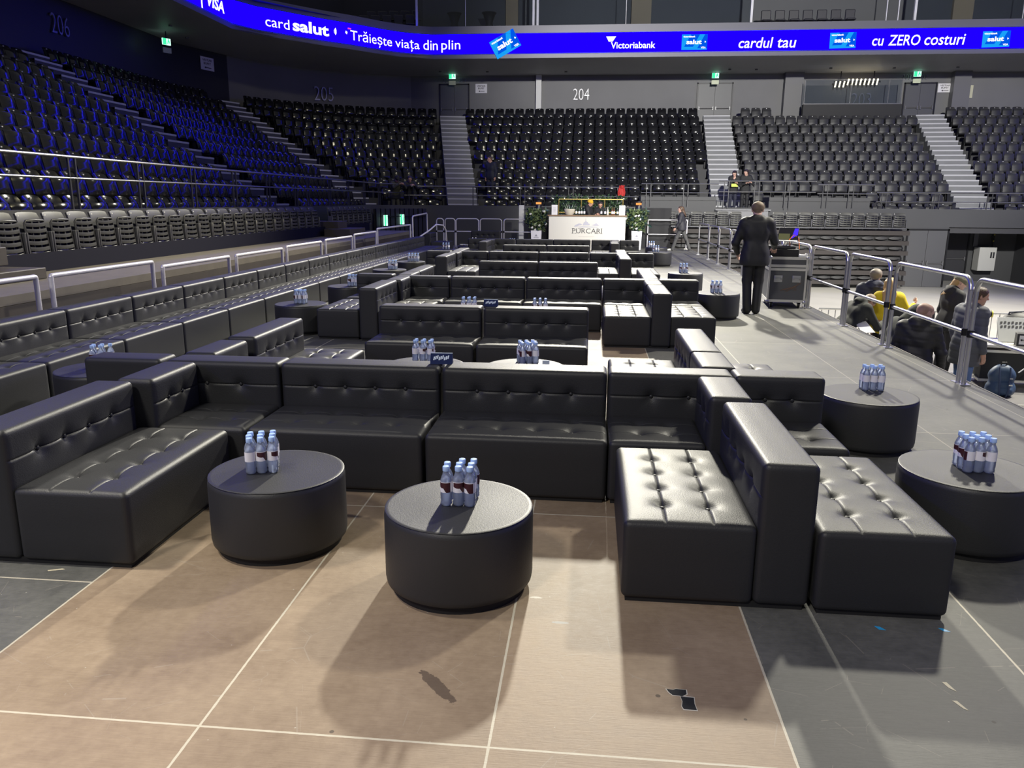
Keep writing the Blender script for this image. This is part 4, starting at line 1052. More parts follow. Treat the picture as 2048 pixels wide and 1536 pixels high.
# soffit downlights
LP = glow('downlight_lens', (1, .95, .85), 6)
for k, (x, y) in enumerate(((-7.6, 39.6), (-5.2, 39.8), (-1.2, 40.0), (6.9, 39.7), (8.2, 39.8), (11.7, 39.6), (14.7, 39.7), (17.6, 39.6), (-16.4, 30.6), (-15.9, 28.4))):
    t = thing('downlight', 'tiny recessed ceiling light under the soffit, %s of ten from left along the back' % ORD[k], 'lamp', (x, y, 8.16), 0, 'recessed lights under the soffit')
    m = MB(); m.lathe([(.05, .05), (.07, .05), (.07, 0), (.05, 0)], 12); m.build('ring', STEEL_DARK, t, 0); m = MB(); m.lathe([(0, .01), (.05, .01)], 12); m.build('lens', LP, t, 0)
# dark gate in the corner
t = thing('corner_gate', 'dark ribbed gate in the corner below the stands, with two lit signs', 'gate', (-7.25, 29.15, -1.4), .98)
m = MB()
for k in range(11): m.box(-1.37+k*.25, -1.18+k*.25, -.03, .05, .0, 2.85)
m.box(-1.4, 1.4, .05, .1, 0, 2.85); m.build('panel', mat('blue_black_panel', (.02, .02, .03), .5), t, 0)
m = MB(); m.tube([(-1.2, -.1, 2.55), (1.2, -.1, 2.55)], .02, 6); m.build('bar', DARKMETAL, t)
# fittings in the tunnel
t = thing('wall_cabinet', 'white electrical cabinet in the dark tunnel mouth at right', 'cabinet', (17.2, 33.5, -1.0))
m = MB(); m.box(-.35, .35, -.2, .35, 0, 1.0, 0, .02); m.build('body', mat('cabinet_white', (.50, .50, .48), .4), t)
m = MB(); m.box(.10, .16, -.22, -.2, .55, .8); m.box(.20, .26, -.22, -.2, .55, .8); m.build('switch', INK, t, 0)
m = MB(); m.box(-.09, .09, -.03, .03, 0, .75); o = m.build('wall_plate', STEEL_DARK, None, 0); o.location = (16.9, 33.9, .0); tag(o, 'narrow grey plate on the tunnel wall', 'plate')
t = thing('cable_hank', 'hank of cables hanging in the tunnel above the cabinet', 'cable', (17.5, 33.8, -.1))
m = MB()
for k in range(4): m.tube([(.03*k, -.05, .9), (.08-.05*k, -.08, .5), (.02*k, -.06, .1), (.1-.02*k, -.05, .45), (.04*k+.05, -.05, .85)], .015, 6)
m.build('cable', BLACK, t); m = MB(); m.ball((.05, -.1, .62), .03); m.ball((.04, -.1, .35), .03); m.build('plug', mat('yellow_plug', (.7, .6, .1), .4), t)
m = MB(); m.box(-.06, .06, -.02, 0, 0, .09); o = m.build('junction_box', WHITE, None, 0); o.location = (17.6, 31.0, 1.38); tag(o, 'small white box on the parapet at far right', 'box')

# ------------------------------------------------------------------ stage railings
def rail_frame(p0, p1, lab, ztop, zmid=None, rr=.09, r=.022, mt=WHITE_PIPE, grp=None, zbase=0.0):
    """bent-tube frame between two posts"""
    a, b = Vector(p0), Vector(p1); L = (b-a).length; rot = atan2(b.y-a.y, b.x-a.x)
    t = thing('stage_railing', lab, 'railing', (a.x, a.y, zbase), rot, grp)
    for s_ in (0, 1):
        m = MB(); x = L*s_; m.tube([(x, 0, 0), (x, 0, ztop-rr)], r, 10); m.box(x-.05, x+.05, -.05, .05, 0, .012); m.build('post', mt, t)
    m = MB(); pts = [(0, 0, ztop-rr)]+[(rr-rr*cos(q), 0, ztop-rr+rr*sin(q)) for q in (.4, .8, 1.2, pi/2)]+[(L-rr+rr*sin(q), 0, ztop-rr+rr*cos(q)) for q in (0, .4, .8, 1.2, pi/2)]
    m.tube(pts, r, 10); m.build('top_rail', mt, t)
    if zmid:
        m = MB(); m.tube([(0, 0, zmid), (L, 0, zmid)], r*.9, 10); m.build('middle_rail', mt, t)
        for x in (0, L): m = MB(); m.tube([(x, 0, zmid-.035), (x, 0, zmid+.035)], r*1.45, 8); m.build('clamp', DARKMETAL, t)
    return t
ys = [(3.86, 5.80), (5.92, 7.86), (8.06, 9.62), (9.75, 11.60), (11.75, 13.6), (13.75, 15.6), (15.75, 17.6), (17.75, 19.5), (19.65, 21.5), (21.65, 23.5), (23.65, 25.9)]
for k, (a, b) in enumerate(ys):
    rail_frame((4.05, a), (4.05, b), 'tall galvanised railing along the right stage edge, %s from the camera' % ORD[k], 1.06, .52, .12, .024, STEEL, 'railings along the right stage edge')
ys = [(1.2, 3.15), (3.36, 5.31), (5.54, 7.50), (7.74, 9.70), (9.96, 11.88), (12.1, 14.03), (14.31, 16.2), (16.4, 18.35), (18.5, 22.4)]
zs = [.97, .97, .96, .88, .88, .90, .92, .95, 1.02]
for k, (a, b) in enumerate(ys):
    rail_frame((-5.38, a), (-5.38, b), 'low pale pipe railing behind the long sofa run, %s from the camera' % ORD[k], zs[k], None, .02, .026, WHITE_PIPE, 'pale railings along the left stage edge')
t = thing('stair_handrail', 'curved pale handrail at the rear left stage steps', 'railing', (-5.38, 22.75, 0))
m = MB(); m.tube([(0, 0, 0), (0, 0, 1.25), (.0, .1, 1.28), (.0, 2.2, 1.34), (0, 2.25, 1.3), (0, 2.3, .1)], .025, 10); m.build('frame', WHITE_PIPE, t)
m = MB(); m.tube([(.05, .3, .55), (.3, 1.2, .8), (.45, 1.6, .98), (.62, 1.9, .95), (.68, 2.1, .8), (.70, 2.2, .3)], .025, 10); m.build('rail', WHITE_PIPE, t)
for k, (a, b) in enumerate(((-5.63, -5.36), (-5.30, -4.91), (-4.87, -4.0), (-3.94, -3.11), (-3.02, -1.95))):
    rail_frame((a, 28.0), (b, 28.0), 'round-cornered pale railing across the rear of the stage, %s from the left' % ORD[k], 1.10, .62, .10, .022, WHITE_PIPE, 'railings across the rear of the stage')
rail_frame((2.5, 29.1), (4.0, 29.1), 'pale railing across the rear of the stage, behind the walking woman', 1.10, .55, .02, .022, WHITE_PIPE, 'railings across the rear of the stage')
m = MB(); m.box(-.095, .095, -.095, .095, 0, 1.62, 0, .005); o = m.build('white_post', mat('post_white', (.70, .70, .66), .5)); o.location = (-2.38, 28.4, 0); tag(o, 'square white post beside the left planter', 'post')
# dark wall of drape behind the bar
m = MB(); n = 60; m.add([(-2.2+.095*k, 29.34+.02*sin(k*1.3), z) for z in (0, 1.55) for k in range(n)], [(k, k+1, n+k+1, n+k) for k in range(n-1)]); o = m.build('stage_drape', mat('drape', (.02, .02, .023), .8)); tag(o, 'dark drape hung behind the white bar', 'drape')

# ------------------------------------------------------------------ bar
bar = thing('bar_counter', 'long white bar counter with printed wordmark at the rear of the stage', 'bar', (.145, 27.5, 0))
m = MB(); m.box(-1.42, 1.42, 0, .6, .0, 1.24); m.build('front_panel', CREAM, bar, 0)
m = MB(); m.box(-1.47, 1.47, -.04, .65, 1.24, 1.285, 0, .006); m.build('top', mat('bar_wood', (.22, .14, .08), .4, var=.2), bar)
m = MB(); f = lambda u, v: (u, -.006, v)
put_text(m, 'PURCARI', f, -.54, .56, .62, .80, 0, -.004)
for x in (-.525, -.42, .32, .40, .545): m.box(x-.035, x+.035, -.007, -.004, .615, .625); 
for x in (-.525, -.30, -.19, .545): m.box(x-.035, x+.035, -.007, -.004, .795, .805)
m.build('wordmark', mat('dark_print', (.05, .05, .055), .5), bar, 0)
m = MB()
def hill(pts): m.add([f(u, v) for u, v in pts], [tuple(range(len(pts)))])
hill([(-.48, .86), (-.44, .92), (-.30, .98), (-.22, .97), (-.18, .93), (-.30, .91), (-.36, .87)]); hill([(-.34, .86), (-.10, .88), (.42, .86), (.38, .84), (-.30, .84)])
hill([(-.16, .91), (-.12, 1.02), (-.07, 1.05), (-.05, 1.12), (-.02, 1.05), (.03, 1.03), (.05, .98), (.10, .97), (.10, .92)]); hill([(.16, .92), (.26, .95), (.34, 1.0), (.42, .93), (.45, .90), (.30, .90)]); hill([(-.06, 1.13), (-.05, 1.18), (-.03, 1.13)])
m.build('emblem', mat('pale_grey_print', (.42, .42, .50), .5), bar, 0)
m = MB(); f2 = lambda u, v: (u, -.006, v); 
for k in range(16): m.box(-.30+k*.037, -.275+k*.037, -.006, -.004, .49, .505)
m.build('small_print', mat('faint_print', (.48, .47, .45), .5), bar, 0)
zt = 1.285
for k, x in enumerate((-1.08, 1.43)):
    t = thing('card_stand', 'white printed card standing on the bar top, at its %s end' % ('left', 'right')[k], 'sign', (x, 27.72, zt), 0, 'printed cards on the bar')
    m = MB(); m.box(-.11, .11, -.01, .01, 0, .36); m.build('card', PAPER, t, 0)
    m = MB()
    for j in range(4): m.box(-.05, .05, -.014, -.01, .10+j*.05, .115+j*.05)
    m.build('print', mat('grey_print', (.45, .45, .5), .5), t, 0)
t = thing('ice_bucket', 'pale ice bucket filled with leaning bottles on the bar', 'bucket', (-.52, 27.72, zt))
m = MB(); m.lathe([(.13, 0), (.16, .04), (.21, .18), (.22, .22), (.19, .2), (.0, .17)], 20); m.build('bowl', mat('bucket', (.62, .58, .48), .3), t)
for k in range(5):
    a = -.9+k*.45; o = MB(); o.tube([(.1*sin(a), 0, .1), (.22*sin(a), 0, .30), (.26*sin(a), 0, .36), (.32*sin(a), 0, .44)], [.035, .035, .014, .014], 10); b_ = o.build('wine_bottle', mat('green_glass', (.03, .05, .03), .15)); b_.location = (-.52, 27.72, zt); tag(b_, 'dark bottle leaning in the ice bucket, %s from the left' % ORD[k], 'bottle', 'bottles in the ice bucket')
for k, (x, c) in enumerate(((-.27, 0), (-.16, 0), (-.07, 0), (.03, 0), (.66, 0), (.80, 0), (.90, 1), (1.06, 2), (1.13, 2), (1.26, 0))):
    t = thing('wine_bottle', '%s wine bottle on the bar top, %s from the left' % (('dark', 'pale', 'brown')[c], ORD[k]), 'bottle', (x, 27.7, zt), 0, 'wine bottles standing on the bar')
    m = MB(); m.lathe([(.037, 0), (.038, .01), (.038, .17), (.015, .22), (.015, .29), (0, .292)], 14); m.build('body', (mat('g1', (.02, .03, .02), .15), mat('g2', (.5, .48, .4), .2), mat('g3', (.12, .05, .02), .15))[c], t)
    m = MB(); m.lathe([(.0385, .05), (.0385, .14)], 14); m.f = m.f[:14]; m.m = m.m[:14]; m.build('paper_label', PAPER, t)
# gold frame with hedge behind the bar
t = thing('hedge_planter', 'green hedge in a thin gold frame behind the bar', 'plant', (.145, 28.9, 1.0))
m = MB()
for z in (.36, .86): m.tube([(-1.12, 0, z), (1.35, 0, z)], .018, 6)
for x in (-1.12, -.25, .65, 1.35): m.tube([(x, 0, -.9), (x, 0, .86)], .016, 6)
m.build('gold_frame', GOLD, t)
LEAF = mat('hedge_leaf', (.035, .075, .03), .5, var=.5, vscale=6); LEAF2 = mat('olive_leaf', (.10, .14, .055), .5, var=.5, vscale=6); LEAFD = mat('blue_leaf', (.02, .05, .045), .4)
def leaves(m, n, fn, size, seed, mi=0):
    rnd = random.Random(seed)
    for _ in range(n):
        c = Vector(fn(rnd)); d = Vector((rnd.uniform(-1, 1), rnd.uniform(-1, 1), rnd.uniform(-.4, 1))).normalized(); s_ = d.orthogonal().normalized()
        s_ = (s_*cos(rnd.uniform(0, 6))+d.cross(s_)*sin(rnd.uniform(0, 6))).normalized(); L = size*rnd.uniform(.6, 1.3); w = L*.22
        up = d.cross(s_)*L*.08
        m.add([c, c+d*L*.45+s_*w+up, c+d*L, c+d*L*.45-s_*w+up], [(0, 1, 2), (0, 2, 3)], mi)
m = MB(); leaves(m, 1500, lambda r: (r.uniform(-1.35, 1.4), r.uniform(.05, .35), .2+r.uniform(0, .75)+.08*sin(r.uniform(0, 30))), .12, 3); m.build('foliage', LEAF, t, 0)
m = MB(); m.box(-1.2, 1.3, .1, .35, -.9, .3); m.build('trough', BLACK, t, 0)
for x, nm in ((-1.75, 'left'), (2.09, 'right')):
    t = thing('patio_heater', 'tall dark cylinder heater with small orange glow at the top, %s of the bar' % nm, 'heater', (x, 28.75, 0))
    m = MB(); m.lathe([(.12, 0), (.12, 1.62), (.10, 1.66)], 20); m.build('body', mat('heater_dark', (.03, .03, .035), .3, .5), t)
    m = MB(); m.lathe([(.105, 1.66), (.105, 1.74), (0, 1.74)], 20); m.build('glow_ring', glow('orange_glow', (1, .38, .10), 1.2), t)
    m = MB(); m.lathe([(.13, 1.74), (.13, 1.80), (0, 1.81)], 20); m.build('cap', BLACK, t)
for x, y, h, nm in ((-1.76, 27.9, .70, 'left'), (2.03, 28.4, .70, 'right')):
    t = thing('flower_planter', 'white square planter with greenery and white flowers at the %s of the bar' % nm, 'plant', (x, y, 0))
    m = MB(); w = .20
    m.prism([(-w, -w), (w, -w), (w, w), (-w, w)], lambda p: (p[0]*.85, p[1]*.85, 0), lambda p: (p[0], p[1], h)); m.build('pot', mat('pot_white', (.66, .65, .72), .4), t, 0)
    m = MB(); g2 = lambda u, v: (u, -.20*(.85+.15*v/h)-.004, v)
    m.add([g2(u, v) for u, v in ((-.06, .48), (.06, .48), (.03, .52), (0, .56), (-.03, .52))], [tuple(range(5))])
    for j in range(7): m.add([g2(-.09+j*.027+a, .42+b) for a, b in ((0, 0), (.018, 0), (.018, .028), (0, .028))], [(0, 1, 2, 3)])
    m.build('print', mat('pot_print', (.25, .25, .3), .5), t, 0)
    m = MB(); m.box(-.19, .19, -.19, .19, h-.02, h+.005); m.build('soil', BLACK, t, 0)
    m = MB(); rr = random.Random(5 if nm == 'left' else 9)
    def cl(r): 
        a = r.uniform(0, 6.28); q = sqrt(r.random()); z = r.uniform(.02, .75); k = .16+.24*sin(min(1, z/.6)*pi*.75)
        return (cos(a)*q*k*1.1, sin(a)*q*k*.8, h+z)
    leaves(m, 520, cl, .16, 11, 0); leaves(m, 200, cl, .2, 12, 1); m.build('foliage', [LEAF2, LEAFD], t, 0)
    for k in range(11):
        p = cl(rr); m = MB(); m.ball((p[0], p[1]-.12, p[2]), .045, 8, 5, 0, (1, .8, .8)); m.ball((p[0]+.02, p[1]-.14, p[2]+.02), .03, 8, 5); m.build('flower', WHITE, t)
# red coat over the rail
t = thing('red_jacket', 'red jacket draped over the grey rail behind the bar', 'jacket', (1.58, 31.0, 1.9))
m = MB(); g = []
for i in range(9):
    v = i/8; z = .06+.45*sin(pi*v)**.6 if 0 else (.45-.42*abs(2*v-1)); y = -.06*cos(pi*v)-.02
    g.append([(-.17+.34*j/6+.02*sin(i*2+j), y-.025*sin(j*1.9+i), z+.02*sin(j*2.3)) for j in range(7)])
m.shell(g, .03); m.ball((.02, -.05, .40), .10, 10, 8, 0, (1.1, .7, .8)); m.tube([(-.16, -.06, .36), (-.22, -.08, .2), (-.20, -.08, .02)], .045, 8); m.tube([(.16, -.06, .34), (.21, -.09, .18), (.17, -.1, .03)], .045, 8)
m.build('cloth', mat('red_cloth', (.45, .02, .015), .7), t, 60); t.scale = (.62, .8, .95); t.location = (1.50, 30.96, 1.98)
# ------------------------------------------------------------------ people: one continuous skin per body, grown from blended limbs
def sdf_mesh(prims, res, name, mats, planes=(), disp=None):
    """prims: (a, b, ra, rb, mat, k[, squash]) rounded cones, smoothly joined; planes cut the result (p, n): keeps n.(x-p) < 0"""
    A = np.array([min(p[0][i], p[1][i])-max(p[2], p[3]) for p in prims for i in range(3)]).reshape(-1, 3)
    B = np.array([max(p[0][i], p[1][i])+max(p[2], p[3]) for p in prims for i in range(3)]).reshape(-1, 3)
    lo = A.min(0)-.06; hi = B.max(0)+.06
    N = np.ceil((hi-lo)/res).astype(int)+1
    F = np.full(N, .08, np.float32); BD = np.full(N, 9.0, np.float32); MI = np.zeros(N, np.int8)
    ax = [lo[i]+res*np.arange(N[i]) for i in range(3)]
    for p in prims:
        a, b, ra, rb, mi, k = p[:6]; a = np.array(a, float); b = np.array(b, float)
        pad = k+.03; R_ = max(ra, rb)+pad
        i0 = np.maximum(0, np.floor((np.minimum(a, b)-R_-lo)/res).astype(int)); i1 = np.minimum(N, np.ceil((np.maximum(a, b)+R_-lo)/res).astype(int)+1)
        if (i1 <= i0).any(): continue
        X, Y, Z = np.meshgrid(*[ax[q][i0[q]:i1[q]] for q in range(3)], indexing='ij', sparse=True)
        ab = b-a; L2 = max(ab.dot(ab), 1e-9)
        t = np.clip(((X-a[0])*ab[0]+(Y-a[1])*ab[1]+(Z-a[2])*ab[2])/L2, 0, 1)
        d = np.sqrt((X-a[0]-t*ab[0])**2+(Y-a[1]-t*ab[1])**2+(Z-a[2]-t*ab[2])**2)-(ra+(rb-ra)*t)
        sl = tuple(slice(i0[q], i1[q]) for q in range(3))
        f = F[sl]; h = np.clip(k-np.abs(f-d), 0, None)/k
        F[sl] = np.minimum(f, d)-h*h*k*.25
        bd = BD[sl]; w = d < bd; MI[sl][w] = mi; bd[w] = d[w]
    if disp is not None or planes:
        X, Y, Z = np.meshgrid(*ax, indexing='ij', sparse=True)
        if disp is not None: F = F+disp(X, Y, Z).astype(np.float32)
        for p, n in planes: F = np.maximum(F, ((X-p[0])*n[0]+(Y-p[1])*n[1]+(Z-p[2])*n[2]).astype(np.float32))
    F[0] = F[-1] = 1; F[:, 0] = F[:, -1] = 1; F[:, :, 0] = F[:, :, -1] = 1
    # surface nets
    S_ = F < 0; n = np.array(F.shape)-1
    acc = np.zeros(tuple(n)+(3,), np.float32); cnt = np.zeros(tuple(n), np.float32)
    for a in range(3):
        o = [q for q in range(3) if q != a]
        s0 = [slice(None)]*3; s1 = [slice(None)]*3; s0[a] = slice(0, -1); s1[a] = slice(1, None)
        f0, f1 = F[tuple(s0)], F[tuple(s1)]; cr = (f0 < 0) != (f1 < 0); t = np.where(cr, f0/np.where(cr, f0-f1, 1), 0)
        for da in (0, 1):
            for db in (0, 1):
                sl = [slice(None)]*3; sl[o[0]] = slice(da, n[o[0]]+da); sl[o[1]] = slice(db, n[o[1]]+db)
                c = cr[tuple(sl)]; acc[..., a] += np.where(c, t[tuple(sl)], 0); acc[..., o[0]] += c*da; acc[..., o[1]] += c*db; cnt += c
    act = cnt > 0; idx = np.full(tuple(n), -1, np.int64); idx[act] = np.arange(act.sum())
    ijk = np.argwhere(act); V = lo+res*(ijk+acc[act]/cnt[act][:, None])
    mv = MI[ijk[:, 0], ijk[:, 1], ijk[:, 2]]; faces = []
    for a in range(3):
        b, c = (a+1) % 3, (a+2) % 3
        s0 = [slice(1, -1)]*3; s1 = [slice(1, -1)]*3; s0[a] = slice(0, -1); s1[a] = slice(1, None)
        q0, q1 = S_[tuple(s0)], S_[tuple(s1)]; e = np.argwhere(q0 != q1)
        fl = q0[e[:, 0], e[:, 1], e[:, 2]]
        off = np.ones(3, int); off[a] = 0; e = e+off
        def cell(db, dc): 
            w = e.copy(); w[:, b] -= db; w[:, c] -= dc; return idx[w[:, 0], w[:, 1], w[:, 2]]
        Q = np.stack([cell(1, 1), cell(0, 1), cell(0, 0), cell(1, 0)], 1)
        Q[~fl] = Q[~fl][:, ::-1]; faces.append(Q)
    Q = np.concatenate(faces); Q = Q[(Q >= 0).all(1)]
    me = bpy.data.meshes.new(name); me.from_pydata(V.tolist(), [], Q.tolist())
    for m_ in mats: me.materials.append(m_)
    me.polygons.foreach_set('material_index', mv[Q[:, 0]].astype(np.int32)); me.polygons.foreach_set('use_smooth', np.ones(len(Q), bool)); me.update()
    return me

SKIN = mat('skin', (.50, .28, .20), .5); SKIN2 = mat('skin_fair', (.58, .36, .28), .5); EYE = mat('eye_dark', (.03, .02, .02), .3); LIP = mat('lips', (.38, .15, .13), .5)
V3 = Vector
def basis(yaw, pitch, base=Matrix.Identity(3)):
    return base @ Matrix.Rotation(yaw, 3, 'Z') @ Matrix.Rotation(-pitch, 3, 'X')
def hand_prims(w, d, side, palm_n, curl=.35, s=1.0):
    """w wrist, d direction of the hand, palm_n direction the palm faces; five fingers, thumb from the side of the palm"""
    d = d.normalized(); pn = (palm_n-d*palm_n.dot(d)).normalized(); lat = d.cross(pn)*side
    P = [(w, w+d*.035*s, .026*s, .028*s, 0, .02)]
    for o in (-.022, 0, .022): P.append((w+d*.03*s+lat*o*.8*s, w+d*.088*s+lat*o*s, .017*s, .0145*s, 0, .014))
    for k, (o, L) in enumerate(((-.031, .062), (-.0105, .074), (.0105, .080), (.031, .072))):
        c = curl*(1+.15*(1.5-k)); b = w+d*.092*s+lat*o*s; sp = lat*(o*.35)
        d1 = (d*cos(c)+pn*sin(c)+sp).normalized(); d2 = (d*cos(2.1*c)+pn*sin(2.1*c)+sp*.5).normalized()
        m_ = b+d1*L*.55*s; e = m_+d2*L*.45*s
        P += [(b, m_, .0095*s, .0088*s, 0, .006), (m_, e, .0088*s, .0075*s, 0, .004)]
    b = w+d*.03*s+lat*.026*s; td = (d*.72+lat*.62+pn*.35).normalized(); m_ = b+td*.042*s; e = m_+(d*.85+lat*.25+pn*.35).normalized()*.032*s
    P += [(b, m_, .0125*s, .0105*s, 0, .012), (m_, e, .0105*s, .009*s, 0, .004)]
    return P
def person(label, loc, heading, H=1.75, lean=0.0, twist=0.0, head=(0, 0), arms=None, feet=None, top=SOOT, legs=BLACK, shoes=BLACK, hair='short', hair_mat=None, coat=None, coat_mat=None, hem=.80, puff=False, skin=SKIN, fem=False, res=.011, bulk=1.0, hood=None, zfloor=None):
    """local frame: faces +y, right hand at +x. arms: {'l': (elbow, wrist, palm normal, curl), 'r': ...} in that frame, standing on z=0"""
    s = H/1.75; t = thing('person', label, 'person', loc, heading)
    hip = V3((0, 0, .93*s)); Rm = Matrix.Rotation(-lean, 3, 'X'); Tw = Matrix.Rotation(twist, 3, 'Z')
    up = lambda x, y, z: hip+Rm @ (Tw @ (V3((x*s, y*s, z*s))-V3((0, 0, .93*s))))
    sw = .175 if fem else .195; hw = .085; k = .05
    B = []
    # torso
    c = 1 if not fem else .9
    B += [(up(-.07, -.005, .95), up(.07, -.005, .95), .118*s, .118*s, 2, k), (up(-.055, 0, 1.08), up(.055, 0, 1.08), .108*s*c, .108*s*c, 1, k),
          (up(-.075, .0, 1.24), up(.075, .0, 1.24), .118*s*c, .118*s*c, 1, .06), (up(-.10, -.005, 1.34), up(.10, -.005, 1.34), .098*s*c, .098*s*c, 1, .06),
          (up(-sw+.03, -.01, 1.415), up(sw-.03, -.01, 1.415), .062*s, .062*s, 1, .06), (up(0, -.005, 1.42), up(0, .012, 1.52), .060*s, .054*s, 0, .03)]
    if fem: B += [(up(-.07, .07, 1.27), up(.07, .07, 1.27), .06*s, .06*s, 1, .05)]
    # head
    hb = basis(head[0], head[1], Rm @ Tw if lean < 1 else Rm); hc = up(0, .0, 1.50)+hb @ V3((0, .028, .112))*s
    q = lambda x, y, z: hc+hb @ V3((x, y, z))*s
    B += [(q(-.012, -.025, .035), q(-.012, .022, .035), .082*s, .078*s, 0, .02), (q(.012, -.025, .035), q(.012, .022, .035), .082*s, .078*s, 0, .02), (q(0, .03, .0), q(0, .042, -.04), .066*s, .054*s, 0, .03), (q(0, .04, -.06), q(0, .062, -.088), .05*s, .030*s, 0, .03),
          (q(0, -.02, -.05), up(0, 0, 1.50), .055*s, .056*s, 0, .03), (q(0, .092, .028), q(0, .118, -.018), .010*s, .0135*s, 0, .014), (q(-.012, .098, -.024), q(.012, .098, -.024), .009*s, .009*s, 0, .01),
          (q(-.045, .082, .035), q(.045, .082, .035), .013*s, .013*s, 0, .02), (q(-.017, .088, -.052), q(.017, .088, -.052), .008*s, .008*s, 6, .006), (q(-.02, .086, -.061), q(.02, .086, -.061), .006*s, .006*s, 0, .006)]
    for sx_ in (-1, 1):
        B += [(q(sx_*.081, -.012, .022), q(sx_*.080, -.004, -.022), .016*s, .010*s, 0, .01), (q(sx_*.033, .087, .014), q(sx_*.034, .087, .014), .010*s, .010*s, 5, .003)]
    # arms
    arms = arms or {}; J = {}
    for nm, sx_ in (('l', -1), ('r', 1)):
        sh = up(sx_*sw, -.01, 1.40)
        if nm in arms and arms[nm]:
            el, wr, pn, cu = arms[nm]; el = V3(el)*s; wr = V3(wr)*s; pn = V3(pn)
        else:
            el = sh+V3((sx_*.055, -.02, -.285))*s; wr = el+V3((-sx_*.005, .06, -.235))*s; pn = V3((-sx_, -.2, 0)); cu = .35
        J[nm] = (sh, el, wr)
        B += [(sh, el, .056*s, .043*s, 1, .045), (el, wr+(el-wr)*.12, .043*s, .030*s, 1, .02), (wr+(el-wr)*.15, wr, .028*s, .025*s, 0, .01)]
        B += hand_prims(wr, (wr-el), sx_, pn, cu, s)
    # legs
    feet = feet or {}
    for nm, sx_ in (('l', -1), ('r', 1)):
        fp = V3(feet.get(nm, (sx_*.10, 0, 0, 0))[:3])*s; out = feet.get(nm, (0, 0, 0, 0))[3] if nm in feet else 0
        hj = V3((sx_*hw*s, -.005, .90*s)); an = fp+V3((0, -.03, .085))*s; mid = (hj+an)/2; L = (hj-an).length; bend = max(0, (.82*s)**2-L*L)
        kn = mid+V3((0, 1, 0))*min(.22*s, sqrt(bend)*.5+.012*s)+V3((sx_*.012*s, 0, .03*s))
        th = .092*s*(1.08 if fem else 1)
        B += [(hj, kn, th, .074*s, 2, .05), (kn, an+V3((0, .0, -.02))*s, .072*s, .066*s, 2, .03)]
        dr = V3((sin(out)*sx_, cos(out), 0))
        B += [(an+V3((0, -.01, -.035))*s, fp+V3((0, 0, .038))*s+dr*.14*s, .046*s, .034*s, 3, .02), (fp+V3((0, -.05, .03))*s, fp+V3((0, 0, .028))*s+dr*.15*s, .030*s, .026*s, 3, .02)]
    hm = hair_mat or mat('dark_hair', (.03, .02, .015), .5)
    body = link('body', sdf_mesh(B, res, 'body', [skin, top, legs, shoes, hm, EYE, LIP], [(V3((0, 0, 0)), V3((0, 0, -1)))]), t)
    # coat over torso and sleeves
    if coat:
        g = .018*bulk if not puff else .026*bulk; Cp = []
        for p in B:
            if p[4] == 1: Cp.append((p[0], p[1], p[2]+g, p[3]+g*.9, 0, p[5]+.01))
        hz = hem*s; wd = .078*s
        Cp += [(up(-.07, -.005, .98), up(.07, -.005, .98), .128*s+g*.6, .128*s+g*.6, 0, .06)]
        if hem < .9:
            Cp += [(V3((-wd, -.008, .88*s)), V3((wd, -.008, .88*s)), .128*s+g*.5, .128*s+g*.5, 0, .06), (V3((-wd, -.008, hz+.04)), V3((wd, -.008, hz+.04)), .130*s+g*.6, .130*s+g*.6, 0, .06)]
        Cp += [(up(-.05, -.02, 1.475), up(.05, -.02, 1.475), .060*s, .060*s, 0, .04)]
        dz = (lambda X, Y, Z: .0045*np.abs(np.cos(Z*pi/.10+.6*np.sin(X*4)))**6+0*Y) if puff else (lambda X, Y, Z: .0025*np.sin(X*38+Z*21)*np.sin(Y*33-Z*17))
        pl_ = [(V3((0, 0, hz)), V3((0, 0, -1)))] if lean < .35 else []
        if hood: Cp += [(up(-.06, -.07, 1.50), up(.06, -.07, 1.50), .06*s, .06*s, 0, .05), (up(0, -.10, 1.44), up(0, -.10, 1.40), .075*s, .05*s, 0, .05)]
        link('coat' if hem < .75 or puff else 'jacket', sdf_mesh(Cp, res, 'jacket', [coat_mat or top], pl_, dz), t)
    # hair or headgear
    HP = [(q(-.012, -.028, .040), q(-.012, .018, .042), .088*s, .084*s, 0, .02), (q(.012, -.028, .040), q(.012, .018, .042), .088*s, .084*s, 0, .02), (q(0, -.04, -.01), q(0, -.04, -.035), .070*s, .058*s, 0, .03)]
    cut = [(q(0, .055, .03), (hb @ V3((0, .80, -.60))).normalized()), (q(0, 0, -.075), (hb @ V3((0, .3, -1))).normalized())]
    if hair == 'short': link('hair', sdf_mesh(HP, res*.7, 'hair', [hm], cut, lambda X, Y, Z: .002*np.sin(X*190)*np.sin(Y*170+Z*150)), t)
    elif hair == 'cropped': link('hair', sdf_mesh([(p[0], p[1], p[2]-.0035, p[3]-.0035, 0, .02) for p in HP], res*.6, 'hair', [hm], [(q(0, .045, .045), (hb @ V3((0, .80, -.60))).normalized()), (q(0, 0, -.055), (hb @ V3((0, .3, -1))).normalized())]), t)
    elif hair == 'long':
        HP += [(q(0, -.06, .0), q(0, -.10, -.16), .080*s, .075*s, 0, .04), (q(-.045, -.10, -.14), q(-.055, -.17, -.38), .07*s, .05*s, 0, .03), (q(.045, -.10, -.14), q(.05, -.17, -.44), .07*s, .05*s, 0, .03), (q(-.075, .0, .0), q(-.085, -.02, -.16), .028*s, .03*s, 0, .02), (q(.075, .0, .0), q(.085, -.02, -.16), .028*s, .03*s, 0, .02)]
        link('hair', sdf_mesh(HP, res*.8, 'hair', [hm], cut[:1], lambda X, Y, Z: .004*np.sin(X*150+Y*40)), t)
    elif hair == 'bun':
